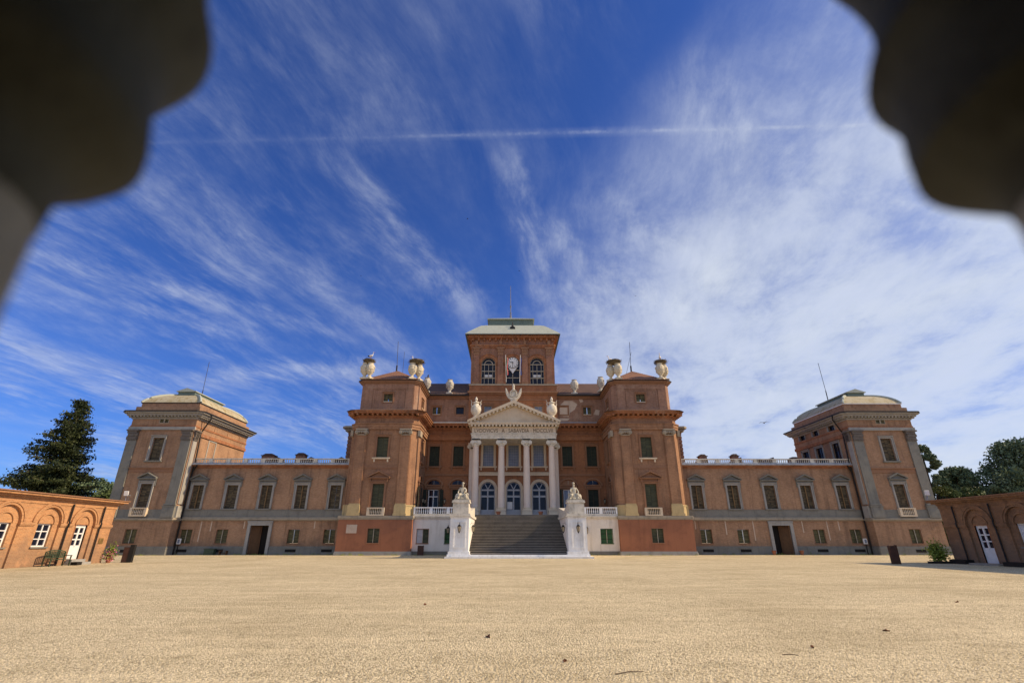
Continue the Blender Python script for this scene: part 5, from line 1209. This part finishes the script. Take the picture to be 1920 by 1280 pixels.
# flowering plant at left gatehouse corner
fp = thing('flowering_plant', (-32.25,42.45,0), 'pot plant with pink flowers at the corner of the sunlit gatehouse', 'plant')
rn_ = np.random.default_rng(6); d = rn_.normal(size=(900,3))*np.array([.17,.17,.3])+np.array([0,0,.62]); sub('foliage', quads_mesh('foliage', d[d[:,2]>.2], .1, 'leaf_shrub', 6), fp)
d = rn_.normal(size=(260,3))*np.array([.2,.2,.28])+np.array([.05,-.08,.55]); sub('flowers', quads_mesh('flowers', d[d[:,2]>.15], .085, 'petal', 7), fp)
m = MB(); m.lathe(0,0,[(.14,0),(.2,.3),(.23,.34),(.18,.34)],10); sub('pot', m.mesh('pot','rust'), fp)

# weeds in the gravel at the foot of the walls
rn_ = np.random.default_rng(9); pts_ = []
for x0_, x1_, y_ in ((-49,-41,62.2), (-40.5,-21.3,63.75), (-20.6,-12.3,61.75), (-12,-7,62.5), (8,12.4,62.5), (12.6,21.2,61.75), (21.6,43,63.75), (43.5,51.5,62.2)):
    for k in range(int((x1_-x0_)*5)):
        if rn_.random() < .55: continue
        cx_, h_ = rn_.uniform(x0_, x1_), rn_.uniform(.03,.16); pts_.append(rn_.normal(size=(9,3))*np.array([.12,.05,h_*.5])+np.array([cx_, y_-abs(rn_.normal())*.12, h_*.6]))
tag(link('weeds', quads_mesh('weeds', np.concatenate(pts_), .09, 'leaf_shrub', 9)), 'sparse yellow green weeds along the foot of the castle walls', 'weeds', kind='stuff')
# dry leaves and twigs on the gravel
for i, (x, y, s, l) in enumerate(((-.95,10.6,.09,'curled brown leaf on the gravel left of centre'), (.3,8.6,.04,'small dark leaf scrap near the bottom of the photo'), (7.0,11.2,.05,'dark speck of leaf on the gravel, right of centre'), (-2.9,15.5,.07,'small dark leaf on the gravel, left, farther off'), (4.6,9.6,.05,'brown leaf scrap on the gravel, right foreground'), (12.5,16,.08,'dark leaf on the gravel at far right'))):
    m = MB(); r_ = random.Random(i)
    for k in range(3): m.add([(-s,0+k*.02,.01),(0,s*.5,.03+s*.3),(s,.01,.015),(0,-s*.5,.012+.01*k)], [(0,1,2,3)])
    m.prism([(-s*1.2,0),(s*.2,-s*.1),(s*1.2,.01),(s*.2,s*.12)], .004, .02)
    tag(m.build('dry_leaf','dryleaf',None,loc=(x,y,0),rz=r_.uniform(0,6)), l, 'leaf', 'dry leaves scattered on the gravel')
for x, y, ln, rz, l in ((1.1,7.9,.22,.35,'thin pale twig on the gravel at the bottom edge'), (3.9,9.0,.12,-.2,'short dark twig on the gravel, right foreground')):
    m = MB(); m.tube([(-ln,0,.012),(0,.02,.02),(ln,-.01,.012)], [.006,.007,.004], 5); m.tube([(0,.02,.018),(ln*.4,.07,.014)],[.004,.002],4)
    tag(m.build('twig','bark',None,loc=(x,y,0),rz=rz), l, 'twig')

# ------------------------------------------------------------------ near stone columns, with a gateway added out of view to shade them
gw = thing('columns_and_shade_gate', (0,.3,0), 'out-of-focus dark moulded stone columns in the top corners, with an added unseen shading gateway', 'gateway')
lower = [(.14,0),(.14,.25),(.11,.32),(.11,.6)]
PL = [(.2,.08),(.225,.082),(.2375,.086),(.25,.096),(.2625,.112),(.275,.122),(.2875,.122),(.3,.12),(.325,.116),(.35,.118),(.3625,.122),(.375,.13),(.3875,.136),(.4,.142),(.425,.134),(.45,.128),(.475,.124),(.5,.12),(.55,.114),(.6,.104),(.65,.1),(.7,.11),(.8,.15),(1.05,.17)]
PR = [(.2,.072),(.2125,.074),(.225,.084),(.2375,.098),(.25,.112),(.275,.112),(.3,.11),(.3125,.112),(.325,.116),(.3375,.122),(.35,.118),(.3625,.112),(.375,.108),(.4,.104),(.425,.104),(.45,.108),(.4625,.11),(.4875,.116),(.5125,.124),(.55,.132),(.575,.128),(.6,.126),(.65,.12),(.7,.114),(.8,.13),(1.05,.15)]
for az_, dd, sh_, pf in ((-59.0,.45,.08,PL), (60.5,.45,.072,PR)):
    x, y = -.55+dd*math.sin(R(az_)), dd*math.cos(R(az_))
    m = MB(); m.lathe(x, y, lower+[(sh_,.7),(sh_,1.9)], 40); shaft = P(m, 'column', 'lit_shaft_stone', gw, True)
    m = MB(); m.lathe(x, y, [(sh_*.9,1.895)]+[(r+.001,1.7+z) for z, r in pf], 48); P(m, 'capital', 'shaded_near_stone', shaft, True)
m = MB(); m.box(-2.6,1.5,-1.8,.5,2.75,3.1); P(m, 'shade_slab', 'shaded_near_stone', gw)  # slab, piers and rear wall are added out of view to block light
for b_ in ((.42,1.0,-1.8,.1,0,2.75), (-2.4,-1.55,-1.8,.1,0,2.75)): m = MB(); m.box(*b_); P(m, 'shade_pier', 'shaded_near_stone', gw)
m = MB(); m.box(-1.55,.42,-1.8,-1.5,0,2.75); P(m, 'shade_wall', 'shaded_near_stone', gw)

# ------------------------------------------------------------------ light, sky, camera
EL, AZ = 34., 93.       # elevation, azimuth clockwise from +Y
sun = bpy.data.lights.new('sun','SUN'); sun.energy = 5.0; sun.angle = R(.6); sun.color = (1.,.76,.47)
so = bpy.data.objects.new('sun', sun); COL.objects.link(so)
sd = Vector((math.sin(R(AZ))*math.cos(R(EL)), math.cos(R(AZ))*math.cos(R(EL)), math.sin(R(EL))))
so.rotation_euler = sd.to_track_quat('Z','Y').to_euler(); so.location = sd*300

w = bpy.data.worlds.new('World'); sc.world = w; w.use_nodes = True; nt = w.node_tree; nt.nodes.clear()
out = nd(nt,'ShaderNodeOutputWorld'); bg = nd(nt,'ShaderNodeBackground'); lk(nt,bg.outputs[0],out.inputs[0])
sky = nd(nt,'ShaderNodeTexSky', sky_type='NISHITA', sun_disc=False, sun_elevation=R(EL), sun_rotation=R(AZ), altitude=250., air_density=1.0, dust_density=.6, ozone_density=3.)
tc_ = nd(nt,'ShaderNodeTexCoord'); D = tc_.outputs['Generated']
s = nd(nt,'ShaderNodeSeparateXYZ'); lk(nt,D,s.inputs[0])
def dot(v): n = nd(nt,'ShaderNodeVectorMath',operation='DOT_PRODUCT'); lk(nt,D,n.inputs[0]); n.inputs[1].default_value = v; return n.outputs['Value']
zz = mth(nt,'ADD', mth(nt,'MAXIMUM', s.outputs[2], 0.), .12)
px_ = mth(nt,'DIVIDE', s.outputs[0], zz); py_ = mth(nt,'DIVIDE', s.outputs[1], zz)
ra = R(14); ca, sa = math.cos(ra), math.sin(ra)
al = mth(nt,'ADD', mth(nt,'MULTIPLY', px_, sa), mth(nt,'MULTIPLY', py_, ca)); ac = mth(nt,'SUBTRACT', mth(nt,'MULTIPLY', px_, ca), mth(nt,'MULTIPLY', py_, sa))
def vec(a, b, c=0.):
    n = nd(nt,'ShaderNodeCombineXYZ')
    for i, v in enumerate((a,b,c)):
        if isinstance(v,(int,float)): n.inputs[i].default_value = v
        else: lk(nt,v,n.inputs[i])
    return n.outputs[0]
warp = noise(nt, vec(mth(nt,'MULTIPLY',al,.5), mth(nt,'MULTIPLY',ac,.5), 3.), 1.3, 3)
ac2 = mth(nt,'ADD', ac, mth(nt,'MULTIPLY', mth(nt,'SUBTRACT', warp, .5), .5))
fib = noise(nt, vec(mth(nt,'MULTIPLY',al,.8), mth(nt,'MULTIPLY',ac2,2.3)), 1.0, 9, .62, .5)
fib2 = noise(nt, vec(mth(nt,'MULTIPLY',al,1.6), mth(nt,'MULTIPLY',ac2,5.5), 7.), 1.6, 8, .68, .2)
big = noise(nt, vec(al, ac, 5.), .85, 5, .6, .3)
f = mth(nt,'ADD', mth(nt,'MULTIPLY',fib,.62), mth(nt,'MULTIPLY',fib2,.38))
fine = noise(nt, vec(mth(nt,'MULTIPLY',al,4.), mth(nt,'MULTIPLY',ac2,9.), 11.), 2.2, 7, .7, .15)
f = mth(nt,'ADD', f, mth(nt,'MULTIPLY', mth(nt,'SUBTRACT', fine, .5), .16))
cl = mth(nt,'MULTIPLY', maprange(nt,f,.40,.70), mth(nt,'MULTIPLY', maprange(nt,big,.38,.62,.14,1.), maprange(nt,noise(nt, vec(al, ac, 8.), 3., 6, .65), .3,.6,.35,1.25)))
# broad pale veil towards the sun side and low down
def vray(x, y):
    u, v = x-960., 640.-y; f_ = 916.; th_ = math.atan((1011-640.)/f_); c, s_ = math.cos(th_), math.sin(th_)
    return Vector((u, f_*c-v*s_, f_*s_+v*c)).normalized()
veil = maprange(nt, dot(vray(1900,840)), .66, .985)
cloudy = noise(nt, vec(al, mth(nt,'MULTIPLY',ac,1.4), 2.), 2.4, 8, .66, .2)
veil = mth(nt,'MULTIPLY', veil, maprange(nt, mth(nt,'ADD', mth(nt,'MULTIPLY',cloudy,.75), mth(nt,'MULTIPLY',fib,.25)), .28,.62,.38,1.))
total = mth(nt,'ADD', mth(nt,'MULTIPLY',cl,.62), mth(nt,'MULTIPLY',veil,1.5))
# individual wisps seen in the photograph: (start, end, half width, strength)
for (a, b, wd, stg) in (((650,330),(880,570),.035,.42), ((955,310),(1010,500),.03,.42), ((1170,400),(1400,560),.03,.35), ((170,505),(600,620),.015,.3), ((140,545),(430,625),.012,.28), ((480,470),(760,650),.02,.26), ((385,712),(700,690),.022,.45), ((1270,160),(1460,330),.06,.3), ((1020,430),(1300,610),.03,.34), ((1060,640),(1120,700),.02,.2), ((1350,690),(1860,520),.018,.3), ((460,790),(700,820),.03,.3)):
    A, B = vray(*a), vray(*b); n = A.cross(B).normalized(); mdir = (A+B).normalized(); half = math.acos(min(1,A.dot(mdir)))
    dd = mth(nt,'ADD', dot(n), mth(nt,'MULTIPLY', mth(nt,'SUBTRACT', cloudy, .5), wd*3.2))
    band = maprange(nt, mth(nt,'ABSOLUTE', dd), wd*1.5, 0.)
    seg = maprange(nt, dot(mdir), math.cos(half*1.6), math.cos(half*.25))
    val = mth(nt,'MULTIPLY', mth(nt,'MULTIPLY', band, seg), maprange(nt, f, .38,.62,.15,1.35))
    total = mth(nt,'ADD', total, mth(nt,'MULTIPLY', val, stg))
# condensation trail
A, B = vray(300,270), vray(1620,233); n = A.cross(B).normalized()
wob = mth(nt,'MULTIPLY', mth(nt,'SUBTRACT', noise(nt, scaled(nt, D, (30,30,30)), 1, 3), .5), .004)
dtr = mth(nt,'ABSOLUTE', mth(nt,'ADD', dot(n), wob)); A2 = vray(1480,233)
tr = mth(nt,'MULTIPLY', maprange(nt, dtr, .0045, .0), mth(nt,'MULTIPLY', maprange(nt, s.outputs[0], -.5, .62, .04, .42), maprange(nt, noise(nt, scaled(nt,D,(18,18,18)),1,5,.75), .40,.64,.05,.9)) )
tr2 = mth(nt,'MULTIPLY', maprange(nt, dtr, .012, .0), mth(nt,'MULTIPLY', maprange(nt, s.outputs[0], -.6, .5, .03,.25), noise(nt, scaled(nt,D,(60,60,60)), 1, 3)))
total = mth(nt,'ADD', total, mth(nt,'ADD', tr, tr2))
total = mth(nt,'SUBTRACT', 1., mth(nt,'EXPONENT', mth(nt,'MULTIPLY', total, -1.15)))
# deep blue sky
skyc = mixc(nt, 1., sky.outputs[0], (.37,.60,1.18), 'MULTIPLY')
gm = nd(nt,'ShaderNodeGamma'); lk(nt, skyc, gm.inputs[0]); gm.inputs[1].default_value = 1.0
cloudc = mixc(nt, maprange(nt, veil, 0., .9), (3.7,4.2,5.7), (6.1,6.6,7.2))
cloudc = mixc(nt, maprange(nt, mth(nt,'ADD', mth(nt,'MULTIPLY',cloudy,.6), mth(nt,'MULTIPLY',fine,.4)), .35,.65), cloudc, (6.1,6.6,7.6))
fin = mixc(nt, total, gm.outputs[0], cloudc)
# bright fill cloud added to the unseen sky behind the camera, lighting the facades
back_fill = mth(nt,'MULTIPLY', mth(nt,'MULTIPLY', maprange(nt, s.outputs[1], .1, -.4), maprange(nt, s.outputs[2], .05, .6, .12, 1.)), maprange(nt, cloudy, .2,.6,.75,1.))
fin = mixc(nt, back_fill, fin, (4.7,5.3,6.2))
lk(nt, fin, bg.inputs[0]); bg.inputs[1].default_value = .1

cam = bpy.data.cameras.new('camera'); co = bpy.data.objects.new('camera', cam); COL.objects.link(co); sc.camera = co
co.location = (-.55,0,1.7); co.rotation_euler = (R(90+22.049), 0, R(-.29)); cam.sensor_width = 36; cam.sensor_fit = 'HORIZONTAL'; cam.lens = 916/1920*36
cam.clip_start = .02; cam.clip_end = 6000; cam.dof.use_dof = True; cam.dof.focus_distance = 60; cam.dof.aperture_fstop = 1.3
sc.view_settings.view_transform = 'Standard'; sc.view_settings.look = 'None'; sc.view_settings.exposure = .2; sc.view_settings.gamma = 1
